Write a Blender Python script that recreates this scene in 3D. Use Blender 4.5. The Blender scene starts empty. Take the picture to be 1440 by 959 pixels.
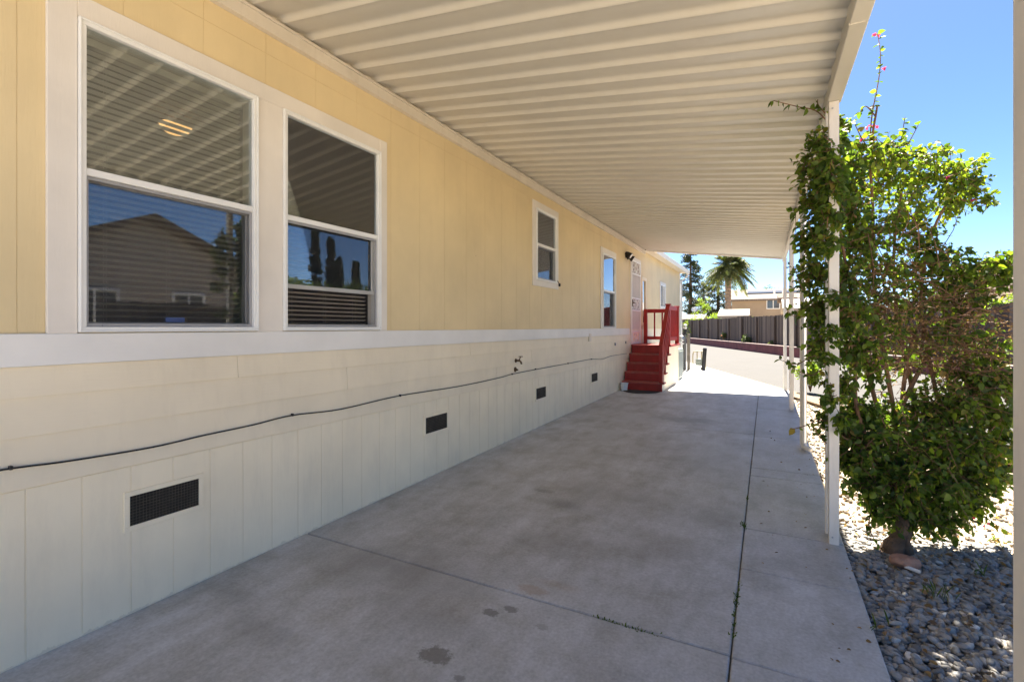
import bpy, math, random
import numpy as np
from mathutils import Vector, Matrix

random.seed(7)
R = math.radians
sc = bpy.context.scene
COL = sc.collection
PI = math.pi

# ------------------------------------------------------------------ camera frame
F = 683.0
TH = math.atan(361 / F)
CT, ST = math.cos(TH), math.sin(TH)
CAMH = 1.5
WX = -2.97           # plane of the home's long wall

def pt(px, py, d):
    """the place in the world at a given distance along the view"""
    u, v = px - 1081, 460 - py
    X = u * CT * d / F
    return Vector((X, (d + X * ST) / CT, CAMH + v * d / F))

def wy(px):
    """position along the long wall"""
    d = -WX * F / (CT * (1081 - px))
    return (d + WX * ST) / CT

def wz(px, py):
    return CAMH + (460 - py) / (1081 - px) * (-WX / CT)

def gz(y):
    return max(-0.08, min(0.1, 0.0095 * (y - 2.4)))

# ------------------------------------------------------------------ mesh builder
def base_of(o):
    p = Vector((0, 0, 0))
    while o is not None:
        p = p + o.location
        o = o.parent
    return p

class MB:
    def __init__(s):
        s.v = []; s.f = []
    def add(s, vs, fs):
        n = len(s.v)
        s.v.extend([tuple(v) for v in vs])
        s.f.extend([tuple(i + n for i in f) for f in fs])
    def box(s, x0, x1, y0, y1, z0, z1):
        if x0 > x1: x0, x1 = x1, x0
        if y0 > y1: y0, y1 = y1, y0
        if z0 > z1: z0, z1 = z1, z0
        s.add([(x0,y0,z0),(x1,y0,z0),(x1,y1,z0),(x0,y1,z0),(x0,y0,z1),(x1,y0,z1),(x1,y1,z1),(x0,y1,z1)],
              [(0,3,2,1),(4,5,6,7),(0,1,5,4),(1,2,6,5),(2,3,7,6),(3,0,4,7)])
    def prism(s, poly, fn0, fn1):
        """poly: list of 2-tuples counter-clockwise; fn maps to 3-D"""
        n = len(poly)
        vs = [fn0(*p) for p in poly] + [fn1(*p) for p in poly]
        fs = [tuple(range(n-1, -1, -1)), tuple(range(n, 2*n))]
        for i in range(n):
            j = (i+1) % n
            fs.append((i, j, n+j, n+i))
        s.add(vs, fs)
    def beam(s, p0, p1, w, h, up=(0,0,1)):
        p0, p1 = Vector(p0), Vector(p1)
        d = (p1-p0).normalized(); up = Vector(up)
        r = d.cross(up).normalized(); u = r.cross(d)
        a = [(-w/2,-h/2),(w/2,-h/2),(w/2,h/2),(-w/2,h/2)]
        vs = [p0 + r*x + u*y for x,y in a] + [p1 + r*x + u*y for x,y in a]
        s.add(vs, [(0,3,2,1),(4,5,6,7),(0,1,5,4),(1,2,6,5),(2,3,7,6),(3,0,4,7)])
    def tube(s, pts, rad, n=8, caps=True):
        pts = [Vector(p) for p in pts]
        if not hasattr(rad, '__len__'): rad = [rad]*len(pts)
        rings = []; prev = None
        for i, p in enumerate(pts):
            d = (pts[min(i+1, len(pts)-1)] - pts[max(i-1, 0)])
            d = d.normalized() if d.length > 1e-9 else Vector((0,0,1))
            if prev is None:
                a = Vector((0,0,1)) if abs(d.z) < .9 else Vector((1,0,0))
                r = d.cross(a).normalized()
            else:
                r = (prev - d*prev.dot(d)).normalized()
            prev = r; u = d.cross(r)
            rings.append([p + (r*math.cos(2*PI*k/n) + u*math.sin(2*PI*k/n))*rad[i] for k in range(n)])
        vs = [v for g in rings for v in g]; fs = []
        for i in range(len(pts)-1):
            for k in range(n):
                k2 = (k+1) % n
                fs.append((i*n+k, i*n+k2, (i+1)*n+k2, (i+1)*n+k))
        if caps:
            fs.append(tuple(range(n-1, -1, -1)))
            fs.append(tuple((len(pts)-1)*n + k for k in range(n)))
        s.add(vs, fs)
    def lathe(s, c, prof, n=16, axis='z'):
        c = Vector(c); vs = []; fs = []
        for r, h in prof:
            for k in range(n):
                a = 2*PI*k/n
                if axis == 'z': vs.append(c + Vector((r*math.cos(a), r*math.sin(a), h)))
                else: vs.append(c + Vector((h, r*math.cos(a), r*math.sin(a))))
        for i in range(len(prof)-1):
            for k in range(n):
                k2 = (k+1) % n
                fs.append((i*n+k, i*n+k2, (i+1)*n+k2, (i+1)*n+k))
        fs.append(tuple(range(n-1,-1,-1))); fs.append(tuple((len(prof)-1)*n+k for k in range(n)))
        s.add(vs, fs)
    def ring(s, x0, x1, y0, y1, z0, z1, w, wb=None):
        """rectangular frame standing in a wall facing X"""
        wb = w if wb is None else wb
        s.box(x0, x1, y0, y1, z1-w, z1); s.box(x0, x1, y0, y1, z0, z0+wb)
        s.box(x0, x1, y0, y0+w, z0+wb, z1-w); s.box(x0, x1, y1-w, y1, z0+wb, z1-w)
    def build(s, name, mat, parent=None, bevel=0, smooth=False, seg=1):
        o0 = base_of(parent)
        me = bpy.data.meshes.new(name)
        me.from_pydata([(a-o0.x, b-o0.y, c-o0.z) for a, b, c in s.v], [], s.f)
        me.update()
        return link(name, me, mat, parent, bevel, smooth, seg)

def link(name, me, mat, parent=None, bevel=0, smooth=False, seg=1):
    me.materials.append(mat)
    if smooth: me.polygons.foreach_set('use_smooth', [True]*len(me.polygons))
    o = bpy.data.objects.new(name, me); COL.objects.link(o)
    if parent is not None: o.parent = parent
    if bevel:
        b = o.modifiers.new('bevel', 'BEVEL'); b.width = bevel; b.segments = seg
        b.limit_method = 'ANGLE'; b.angle_limit = R(40)
    return o

def np_mesh(name, V, faces_n, mat, parent=None, smooth=False):
    """V (n,3) array; faces_n = list of (k, index array (m,k))"""
    o0 = base_of(parent)
    V = V - np.array(o0)[None]
    me = bpy.data.meshes.new(name)
    me.vertices.add(len(V)); me.vertices.foreach_set('co', V.astype(np.float32).ravel())
    loops = np.concatenate([f.ravel() for k, f in faces_n])
    tot = np.concatenate([np.full(len(f), k) for k, f in faces_n])
    st = np.concatenate([[0], np.cumsum(tot)[:-1]])
    me.loops.add(len(loops)); me.loops.foreach_set('vertex_index', loops.astype(np.int32))
    me.polygons.add(len(tot)); me.polygons.foreach_set('loop_start', st.astype(np.int32))
    me.update(calc_edges=True); me.validate()
    return link(name, me, mat, parent, 0, smooth)

def tag(o, label=None, cat=None, group=None, kind=None):
    if label: o['label'] = label
    if cat: o['category'] = cat
    if group: o['group'] = group
    if kind: o['kind'] = kind
    return o

def thing(name, label, cat, loc=(0,0,0), group=None):
    o = bpy.data.objects.new(name, None); COL.objects.link(o); o.location = loc
    o.empty_display_size = .2
    return tag(o, label, cat, group)

# ------------------------------------------------------------------ materials
def mat_new(name):
    m = bpy.data.materials.new(name); m.use_nodes = True
    nt = m.node_tree; b = nt.nodes['Principled BSDF']
    return m, nt, b

def nn(nt, typ, **kw):
    n = nt.nodes.new(typ)
    for k, v in kw.items():
        if k in n.inputs.keys() if isinstance(k, str) and not hasattr(n, k) else False: n.inputs[k].default_value = v
        else: setattr(n, k, v)
    return n

def noise(nt, vec, scale, detail=4, rough=.55):
    n = nt.nodes.new('ShaderNodeTexNoise'); n.inputs['Scale'].default_value = scale
    n.inputs['Detail'].default_value = detail; n.inputs['Roughness'].default_value = rough
    if vec is not None: nt.links.new(vec, n.inputs['Vector'])
    return n.outputs['Fac']

def ramp(nt, fac, stops):
    r = nt.nodes.new('ShaderNodeValToRGB'); e = r.color_ramp.elements
    while len(e) < len(stops): e.new(.5)
    for i, (p, c) in enumerate(stops):
        e[i].position = p; e[i].color = (*c, 1) if len(c) == 3 else c
    nt.links.new(fac, r.inputs[0]); return r.outputs[0]

def mixc(nt, fac, a, b, mode='MIX'):
    m = nt.nodes.new('ShaderNodeMix'); m.data_type = 'RGBA'; m.blend_type = mode
    for inp, val in ((m.inputs[0], fac), (m.inputs[6], a), (m.inputs[7], b)):
        if isinstance(val, (int, float)): inp.default_value = val
        elif isinstance(val, tuple): inp.default_value = (*val, 1)
        else: nt.links.new(val, inp)
    return m.outputs[2]

def math_(nt, op, a, b=None, clamp=False):
    m = nt.nodes.new('ShaderNodeMath'); m.operation = op; m.use_clamp = clamp
    for i, v in enumerate((a, b)):
        if v is None: continue
        if isinstance(v, (int, float)): m.inputs[i].default_value = v
        else: nt.links.new(v, m.inputs[i])
    return m.outputs[0]

def objcoord(nt, scale=(1,1,1)):
    g = nt.nodes.new('ShaderNodeNewGeometry')
    mp = nt.nodes.new('ShaderNodeMapping'); mp.inputs['Scale'].default_value = scale
    nt.links.new(g.outputs['Position'], mp.inputs['Vector'])
    return mp.outputs[0]

def bump(nt, b, h, dist, strength=.5):
    n = nt.nodes.new('ShaderNodeBump'); n.inputs['Distance'].default_value = dist
    n.inputs['Strength'].default_value = strength
    nt.links.new(h, n.inputs['Height']); nt.links.new(n.outputs[0], b.inputs['Normal'])

def paint(name, col, rough=.55, var=.06, scale=3.0, bscale=(1,1,1), bfreq=60, bdist=.001, bstr=.4, dirt=None, dirt_amt=.3, spec=.4, specks=0, foot=False):
    m, nt, b = mat_new(name)
    v = objcoord(nt)
    n1 = noise(nt, v, scale, 5)
    lo = tuple(c*(1-var*1.6) for c in col); hi = tuple(min(1, c*(1+var)) for c in col)
    c = ramp(nt, n1, [(.3, lo), (.7, hi)])
    if dirt:
        n2 = noise(nt, objcoord(nt, (1.5,1.5,.35)), 4, 6, .7)
        c = mixc(nt, math_(nt, 'MULTIPLY', ramp(nt, n2, [(.5,(0,0,0)),(.75,(1,1,1))]), dirt_amt), c, dirt)
    if specks:
        vo = nt.nodes.new('ShaderNodeTexVoronoi'); vo.inputs['Scale'].default_value = specks
        nt.links.new(objcoord(nt), vo.inputs['Vector'])
        sep = nt.nodes.new('ShaderNodeSeparateColor'); nt.links.new(vo.outputs['Color'], sep.inputs[0])
        lim = math_(nt, 'MULTIPLY', sep.outputs[0], .030)
        c = mixc(nt, math_(nt, 'MULTIPLY', math_(nt, 'LESS_THAN', vo.outputs['Distance'], lim), .6), c, (.22,.18,.13))
    if foot:
        g = nt.nodes.new('ShaderNodeNewGeometry'); sx = nt.nodes.new('ShaderNodeSeparateXYZ'); nt.links.new(g.outputs['Position'], sx.inputs[0])
        hgt = math_(nt, 'SUBTRACT', sx.outputs[2], math_(nt, 'MULTIPLY', math_(nt, 'SUBTRACT', sx.outputs[1], 2.4), .0095))
        nz = noise(nt, objcoord(nt, (1,3,1)), 5, 7, .75)
        mask = math_(nt, 'GREATER_THAN', math_(nt, 'MULTIPLY', math_(nt, 'SUBTRACT', nz, .40), .11), hgt)
        c = mixc(nt, math_(nt, 'MULTIPLY', mask, .22), c, (.40,.33,.24))
    nt.links.new(c, b.inputs['Base Color'])
    b.inputs['Roughness'].default_value = rough
    b.inputs['Specular IOR Level'].default_value = spec
    if bdist:
        bump(nt, b, noise(nt, objcoord(nt, bscale), bfreq, 4), bdist, bstr)
    return m

def metal(name, col, rough=.4, met=.8):
    m, nt, b = mat_new(name)
    n1 = noise(nt, objcoord(nt), 25, 3)
    nt.links.new(ramp(nt, n1, [(.3, tuple(c*.85 for c in col)), (.7, col)]), b.inputs['Base Color'])
    b.inputs['Roughness'].default_value = rough; b.inputs['Metallic'].default_value = met
    return m

def leaf_mat(name, cols, trans=.45, rough=.45, hue=None):
    """cols: colour ramp over random-per-leaf"""
    m, nt, b = mat_new(name)
    g = nt.nodes.new('ShaderNodeNewGeometry')
    c = ramp(nt, g.outputs['Random Per Island'], cols)
    n2 = noise(nt, objcoord(nt), 3.0, 2)
    c = mixc(nt, math_(nt, 'MULTIPLY', n2, .5), c, mixc(nt, .5, c, (.12,.16,.02)))
    nt.links.new(c, b.inputs['Base Color'])
    b.inputs['Roughness'].default_value = rough; b.inputs['Specular IOR Level'].default_value = .35
    t = nt.nodes.new('ShaderNodeBsdfTranslucent')
    tc = mixc(nt, 1.0, c, (1.75, 1.9, .65), 'MULTIPLY')
    nt.links.new(tc, t.inputs['Color'])
    ms = nt.nodes.new('ShaderNodeMixShader'); ms.inputs[0].default_value = trans
    nt.links.new(b.outputs[0], ms.inputs[1]); nt.links.new(t.outputs[0], ms.inputs[2])
    nt.links.new(ms.outputs[0], nt.nodes['Material Output'].inputs['Surface'])
    return m

M = {}
M['yellow'] = paint('yellow_siding_paint', (.73,.59,.345), .6, .05, 1.6, (1,1.2,.12), 90, .0022, .55, (.60,.47,.27), .25, specks=2.2)
M['cream'] = paint('cream_lap_paint', (.86,.755,.565), .6, .04, 2.0, (1,.1,1), 90, .0015, .45, (.58,.49,.36), .22, specks=2.6)
M['skirt'] = paint('skirting_paint', (.92,.81,.60), .6, .04, 2.0, (1,1,.1), 80, .0015, .5, (.58,.50,.38), .22, specks=2.4, foot=True)
M['trim'] = paint('trim_paint', (.76,.71,.64), .55, .05, 2.5, (1,1,.15), 90, .0016, .5, (.6,.55,.45), .15)
M['band'] = paint('belly_band_paint', (.80,.78,.74), .5, .05, 2.0, (1,.12,1), 90, .0012, .4)
M['vinyl'] = paint('white_vinyl', (.80,.80,.78), .35, .03, 5, bdist=0)
M['alum'] = paint('beige_aluminium', (.61,.58,.51), .42, .04, .8, (.2,1,1), 10, .0008, .2, (.5,.45,.36), .28, .5)
M['alum_white'] = paint('offwhite_aluminium', (.72,.655,.55), .4, .05, 2, bdist=0, dirt=(.45,.38,.28), dirt_amt=.35)
M['post'] = paint('post_paint', (.78,.74,.68), .45, .05, 3, bdist=0, dirt=(.45,.38,.30), dirt_amt=.4)
M['red'] = paint('red_deck_paint', (.33,.022,.016), .5, .14, 6, (1,6,1), 30, .0012, .5, (.14,.02,.014), .4)
M['redtread'] = paint('worn_red_tread', (.36,.075,.06), .6, .2, 9, (1,6,1), 30, .0012, .5, (.30,.17,.14), .6)
M['ventdark'] = paint('vent_dark', (.028,.024,.018), .8, .3, 9, bdist=0)
M['ventwire'] = paint('vent_wire', (.085,.07,.05), .6, .3, 20, bdist=0)
M['black'] = paint('black_plastic', (.018,.018,.02), .45, .2, 8, bdist=0)
M['screen_grey'] = paint('grey_screen_frame', (.33,.33,.34), .45, .05, 5, bdist=0)
M['blind'] = paint('blind_slats', (.60,.55,.47), .5, .05, 5, bdist=0)
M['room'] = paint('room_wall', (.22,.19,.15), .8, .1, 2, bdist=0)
M['steel'] = metal('galvanised_steel', (.45,.46,.47), .45)
M['brass'] = metal('weathered_brass', (.16,.10,.05), .5)
M['acgrey'] = paint('grey_green_enamel', (.34,.38,.34), .45, .06, 4, bdist=0)
M['white'] = paint('white_paint', (.8,.8,.78), .5, .05, 4, bdist=0)
M['oldwood'] = paint('weathered_post_wood', (.22,.19,.15), .85, .2, 6, (1,1,.2), 40, .002, .5)
M['greypipe'] = paint('grey_conduit', (.13,.135,.14), .5, .1, 6, bdist=0)
M['rubber'] = paint('rubber_mat', (.03,.03,.032), .8, .2, 40, (1,1,1), 200, .003, 1)
M['bark'] = paint('bark', (.13,.085,.055), .85, .3, 12, (1,1,.25), 40, .012, 1)
M['twig'] = paint('dry_twig', (.20,.11,.06), .8, .3, 15, bdist=0)
M['dry'] = leaf_mat('dry_leaves', [(0,(.17,.085,.045)),(.5,(.26,.14,.08)),(1,(.36,.22,.13))], .25)
M['leaf'] = leaf_mat('bougainvillea_leaf', [(0,(.03,.06,.012)),(.4,(.075,.13,.025)),(.75,(.12,.18,.035)),(.95,(.22,.29,.045)),(1,(.26,.16,.05))], .5)
M['young'] = leaf_mat('young_leaf', [(0,(.09,.13,.015)),(.6,(.19,.25,.03)),(1,(.32,.34,.05))], .5)
M['lime'] = leaf_mat('lime_leaf', [(0,(.08,.13,.02)),(.6,(.17,.25,.035)),(1,(.28,.32,.06))], .5)
M['olive'] = leaf_mat('olive_leaf', [(0,(.05,.075,.02)),(.6,(.10,.13,.035)),(1,(.16,.18,.05))], .35)
M['conifer'] = leaf_mat('conifer_needles', [(0,(.012,.022,.012)),(.6,(.028,.045,.022)),(1,(.05,.07,.035))], .15)
M['farleaf'] = leaf_mat('far_tree_leaf', [(0,(.03,.05,.02)),(.6,(.06,.09,.03)),(1,(.10,.13,.05))], .3)
M['palm'] = leaf_mat('palm_frond', [(0,(.05,.065,.03)),(.6,(.09,.11,.05)),(1,(.18,.17,.09))], .3)
M['petal'] = leaf_mat('magenta_bract', [(0,(.35,.01,.14)),(1,(.6,.04,.3))], .4)
M['redflower'] = leaf_mat('red_petal', [(0,(.5,.03,.05)),(1,(.7,.15,.15))], .3)
M['grass'] = leaf_mat('weed_blade', [(0,(.05,.09,.02)),(1,(.13,.17,.05))], .4)

def glass_mat():
    m, nt, b = mat_new('window_glass'); nt.nodes.remove(b)
    tr = nt.nodes.new('ShaderNodeBsdfTransparent'); tr.inputs[0].default_value = (.90,.93,.90,1)
    gl = nt.nodes.new('ShaderNodeBsdfGlossy'); gl.inputs['Roughness'].default_value = 0.0
    gl.inputs['Color'].default_value = (.92,.95,1,1)
    bu = nt.nodes.new('ShaderNodeBump'); bu.inputs['Distance'].default_value = .002; bu.inputs['Strength'].default_value = .012
    nt.links.new(noise(nt, objcoord(nt), 2.0, 1), bu.inputs['Height']); nt.links.new(bu.outputs[0], gl.inputs['Normal'])
    fr = nt.nodes.new('ShaderNodeFresnel'); fr.inputs[0].default_value = 1.55
    f = math_(nt, 'ADD', math_(nt, 'MULTIPLY', fr.outputs[0], 1.2), .11, True)
    ms = nt.nodes.new('ShaderNodeMixShader'); nt.links.new(f, ms.inputs[0])
    nt.links.new(tr.outputs[0], ms.inputs[1]); nt.links.new(gl.outputs[0], ms.inputs[2])
    nt.links.new(ms.outputs[0], nt.nodes['Material Output'].inputs['Surface'])
    return m
M['glass'] = glass_mat()

def mesh_screen_mat():
    m, nt, b = mat_new('insect_mesh')
    b.inputs['Base Color'].default_value = (.04,.04,.045,1); b.inputs['Roughness'].default_value = .8
    tr = nt.nodes.new('ShaderNodeBsdfTransparent')
    ms = nt.nodes.new('ShaderNodeMixShader'); ms.inputs[0].default_value = .16
    nt.links.new(tr.outputs[0], ms.inputs[1]); nt.links.new(b.outputs[0], ms.inputs[2])
    nt.links.new(ms.outputs[0], nt.nodes['Material Output'].inputs['Surface'])
    return m
M['mesh'] = mesh_screen_mat()

def emit_mat(name, col, st):
    m, nt, b = mat_new(name)
    b.inputs['Base Color'].default_value = (*col, 1)
    b.inputs['Emission Color'].default_value = (*col, 1); b.inputs['Emission Strength'].default_value = st
    return m
M['lampglow'] = emit_mat('lit_glass_bowl', (1,.52,.18), .33)

def gpt(px, py):
    """ground point seen at a picture position (used for stains that lie on the slab)"""
    z = 0.0
    for _ in range(6):
        d = (CAMH - z) * F / (py - 460)
        X = (px-1081)*CT*d/F; Y = (d + X*ST)/CT
        z = gz(Y)
    return X, Y

def concrete_mat():
    m, nt, b = mat_new('driveway_concrete')
    v = objcoord(nt)
    nA = noise(nt, v, .55, 6, .62); nB = noise(nt, v, 2.6, 8, .7); nC = noise(nt, v, 60, 4, .6)
    nS = noise(nt, objcoord(nt, (1,.35,1)), 5, 6, .7)
    c = ramp(nt, nA, [(.30,(.385,.38,.375)), (.5,(.44,.44,.435)), (.68,(.505,.51,.515))])
    c = mixc(nt, .75, c, ramp(nt, nB, [(.3,(.36,.34,.30)),(.5,(.5,.5,.5)),(.7,(.61,.61,.62))]), 'OVERLAY')
    c = mixc(nt, .55, c, ramp(nt, nS, [(.35,(.38,.37,.34)),(.65,(.62,.62,.63))]), 'OVERLAY')
    c = mixc(nt, .45, c, ramp(nt, nC, [(.3,(.35,.35,.35)),(.7,(.65,.65,.65))]), 'OVERLAY')
    # stains where they lie on the slab: (px, py, rx, ry, colour, strength, edge)
    wob = nt.nodes.new('ShaderNodeTexNoise'); wob.inputs['Scale'].default_value = 7; wob.inputs['Detail'].default_value = 5
    nt.links.new(v, wob.inputs['Vector'])
    sub = nt.nodes.new('ShaderNodeVectorMath'); sub.operation = 'SUBTRACT'; sub.inputs[1].default_value = (.5,.5,.5)
    nt.links.new(wob.outputs['Color'], sub.inputs[0])
    dark = (.135,.125,.105); brown = (.20,.175,.14); pale = (.46,.47,.47); rust = (.34,.20,.10); stone = (.24,.235,.22)
    stains = [(612,921,.085,.06,dark,.75,.6),(690,861,.05,.035,dark,.7,.6),(718,856,.045,.03,dark,.65,.6),
        (762,881,.03,.03,brown,.4,.6),(645,953,.03,.02,dark,.5,.6),
        (750,829,.10,.05,rust,.38,.8),(785,822,.16,.04,rust,.22,.8),
        (790,708,.22,.14,dark,.45,.9),(765,690,.10,.05,dark,.4,.9),(941,768,.35,.3,brown,.36,1),(1000,728,.2,.25,brown,.36,1),
        (780,760,.4,.25,brown,.3,1),(850,690,.6,.4,brown,.25,1),(560,800,.6,.3,stone,.6,1),(600,870,.4,.12,stone,.35,1),(360,880,.3,.1,dark,.3,1),
        (330,835,.22,.10,dark,.35,1),(855,610,.24,.32,pale,.6,.35),(900,588,.42,.35,pale,.5,.5),(865,590,.3,.15,pale,.35,.5),
        (960,590,.5,.3,stone,.6,.6),(960,615,.5,.2,pale,.35,.8),(1000,640,.3,.8,pale,.3,.9),(820,640,.5,.3,pale,.25,.8),
        (1095,790,.25,.18,brown,.35,1),(1120,700,.2,.2,brown,.3,1),(1080,590,.25,.6,pale,.3,.8)]
    wf = nt.nodes.new('ShaderNodeTexNoise'); wf.inputs['Scale'].default_value = 34; wf.inputs['Detail'].default_value = 6; wf.inputs['Roughness'].default_value = .75
    nt.links.new(v, wf.inputs['Vector'])
    subf = nt.nodes.new('ShaderNodeVectorMath'); subf.operation = 'SUBTRACT'; subf.inputs[1].default_value = (.5,.5,.5)
    nt.links.new(wf.outputs['Color'], subf.inputs[0])
    for px, py, rx, ry, col, amt, edge in stains:
        fine = rx < .12
        if fine: edge *= .45
        X, Y = gpt(px, py)
        mp = nt.nodes.new('ShaderNodeVectorMath'); mp.operation = 'MULTIPLY_ADD'
        nt.links.new((subf if fine else sub).outputs[0], mp.inputs[0]); w = (2.6 if fine else 1.8)*min(rx, ry)
        mp.inputs[1].default_value = (w, w, 0); 
        nt.links.new(v, mp.inputs[2])
        s2 = nt.nodes.new('ShaderNodeVectorMath'); s2.operation = 'SUBTRACT'; s2.inputs[1].default_value = (X, Y, 0)
        nt.links.new(mp.outputs[0], s2.inputs[0])
        s3 = nt.nodes.new('ShaderNodeVectorMath'); s3.operation = 'MULTIPLY'; s3.inputs[1].default_value = (1/rx, 1/ry, 0)
        nt.links.new(s2.outputs[0], s3.inputs[0])
        ln = nt.nodes.new('ShaderNodeVectorMath'); ln.operation = 'LENGTH'; nt.links.new(s3.outputs[0], ln.inputs[0])
        mr = nt.nodes.new('ShaderNodeMapRange'); mr.interpolation_type = 'SMOOTHSTEP'
        mr.inputs['From Min'].default_value = 1+edge*.4; mr.inputs['From Max'].default_value = 1-edge
        mr.inputs['To Max'].default_value = amt
        nt.links.new(ln.outputs['Value'], mr.inputs['Value'])
        c = mixc(nt, math_(nt, 'MULTIPLY', mr.outputs[0], math_(nt, 'ADD', nB, .5), True), c, col)
    nt.links.new(c, b.inputs['Base Color'])
    rr = math_(nt, 'ADD', math_(nt, 'MULTIPLY', nB, .35), .42)
    nt.links.new(rr, b.inputs['Roughness']); b.inputs['Specular IOR Level'].default_value = .4
    bump(nt, b, math_(nt, 'ADD', noise(nt, v, 180, 3), math_(nt, 'MULTIPLY', nB, 1.5)), .0015, .5)
    return m
M['concrete'] = concrete_mat()

def ground_mat(name, c1, c2, c3, freq=30, bd=.02, rough=.95):
    m, nt, b = mat_new(name)
    v = objcoord(nt)
    vo = nt.nodes.new('ShaderNodeTexVoronoi'); vo.inputs['Scale'].default_value = freq
    nt.links.new(v, vo.inputs['Vector'])
    c = ramp(nt, noise(nt, v, .8, 8, .7), [(.3, c1), (.7, c2)])
    sep = nt.nodes.new('ShaderNodeSeparateColor'); nt.links.new(vo.outputs['Color'], sep.inputs[0])
    c = mixc(nt, math_(nt, 'MULTIPLY', sep.outputs[0], .7), c, c3)
    nt.links.new(c, b.inputs['Base Color']); b.inputs['Roughness'].default_value = rough
    h = math_(nt, 'SUBTRACT', math_(nt, 'MULTIPLY', noise(nt, v, 12, 6), .6), vo.outputs['Distance'])
    bump(nt, b, h, bd, .8)
    return m
M['earth'] = ground_mat('gravelly_earth', (.40,.32,.22), (.50,.41,.29), (.52,.44,.34), 26, .02)
M['soil'] = ground_mat('joint_soil', (.09,.08,.06), (.15,.13,.10), (.12,.12,.08), 60, .004)
M['asphalt'] = ground_mat('sun_bleached_asphalt', (.050,.047,.045), (.066,.062,.059), (.058,.055,.052), 90, .004, .9)
M['verge'] = ground_mat('verge_soil', (.16,.10,.06), (.24,.17,.11), (.2,.15,.1), 25, .01)

def stone_mat():
    m, nt, b = mat_new('river_stone')
    g = nt.nodes.new('ShaderNodeNewGeometry')
    c = ramp(nt, g.outputs['Random Per Island'], [(0,(.12,.115,.11)),(.25,(.22,.21,.195)),(.5,(.30,.285,.26)),(.7,(.36,.31,.25)),(.86,(.28,.285,.29)),(.965,(.42,.39,.34)),(1,(.70,.67,.62))])
    c = mixc(nt, .4, c, ramp(nt, noise(nt, objcoord(nt), 70, 4), [(.3,(.35,.35,.35)),(.7,(.65,.65,.65))]), 'OVERLAY')
    nt.links.new(c, b.inputs['Base Color']); b.inputs['Roughness'].default_value = .6
    bump(nt, b, noise(nt, objcoord(nt), 140, 3), .001, .4)
    return m
M['stone'] = stone_mat()
def litter_mat():
    m, nt, b = mat_new('gravel_chip')
    g = nt.nodes.new('ShaderNodeNewGeometry')
    c = ramp(nt, g.outputs['Random Per Island'], [(0,(.08,.06,.04)),(.3,(.20,.155,.105)),(.6,(.28,.225,.165)),(.85,(.18,.16,.14)),(1,(.42,.37,.31))])
    nt.links.new(c, b.inputs['Base Color']); b.inputs['Roughness'].default_value = .8
    return m
M['chip'] = litter_mat()

def fence_mat():
    m, nt, b = mat_new('weathered_fence_wood')
    g = nt.nodes.new('ShaderNodeNewGeometry')
    c = ramp(nt, g.outputs['Random Per Island'], [(0,(.030,.023,.020)),(.35,(.06,.045,.037)),(.7,(.095,.072,.058)),(1,(.15,.12,.10))])
    c = mixc(nt, .6, c, ramp(nt, noise(nt, objcoord(nt, (5,5,.4)), 6, 5), [(.3,(.3,.3,.3)),(.7,(.65,.65,.65))]), 'OVERLAY')
    nt.links.new(c, b.inputs['Base Color']); b.inputs['Roughness'].default_value = .85
    return m
M['fence'] = fence_mat()
M['wallred'] = paint('red_retaining_paint', (.17,.05,.05), .8, .2, 3, (1,1,1), 20, .006, .5)
M['wallcap'] = paint('pink_grey_coping', (.24,.17,.155), .8, .1, 3, bdist=0)
M['stucco'] = paint('beige_stucco', (.40,.31,.22), .85, .06, 1, bdist=.004, bfreq=40)
M['brownwall'] = paint('brown_stucco', (.25,.12,.09), .85, .1, 1, bdist=0)
M['whitewall'] = paint('pale_grey_stucco', (.6,.58,.55), .85, .05, 1, bdist=0)
M['darkwall'] = paint('taupe_siding', (.40,.35,.30), .8, .08, 1, bdist=0)
M['solar'] = paint('solar_panel_glass', (.02,.025,.035), .2, .1, 3, bdist=0)
def roof_mat(name, col):
    m, nt, b = mat_new(name)
    br = nt.nodes.new('ShaderNodeTexBrick'); br.inputs['Scale'].default_value = 2.2
    br.inputs['Color1'].default_value = (*col, 1); br.inputs['Color2'].default_value = (*[c*.75 for c in col], 1)
    br.inputs['Mortar'].default_value = (*[c*.45 for c in col], 1); br.inputs['Mortar Size'].default_value = .03
    nt.links.new(objcoord(nt), br.inputs['Vector']); nt.links.new(br.outputs['Color'], b.inputs['Base Color'])
    b.inputs['Roughness'].default_value = .9
    return m
M['rooftan'] = roof_mat('tan_shingle', (.22,.18,.155))
M['roofbrown'] = roof_mat('brown_shingle', (.14,.095,.07))
M['roofpale'] = paint('pale_metal_roof', (.27,.24,.205), .6, .05, 1, bdist=0)
M['winfar'] = paint('far_window_glass', (.08,.09,.10), .1, .1, 1, bdist=0, spec=.8)
M['stucco_rail'] = M['skirt']
M['rockred'] = paint('red_rock', (.40,.22,.15), .8, .2, 20, (1,1,1), 25, .01, .8)
M['sidewall'] = M['skirt']

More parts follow.
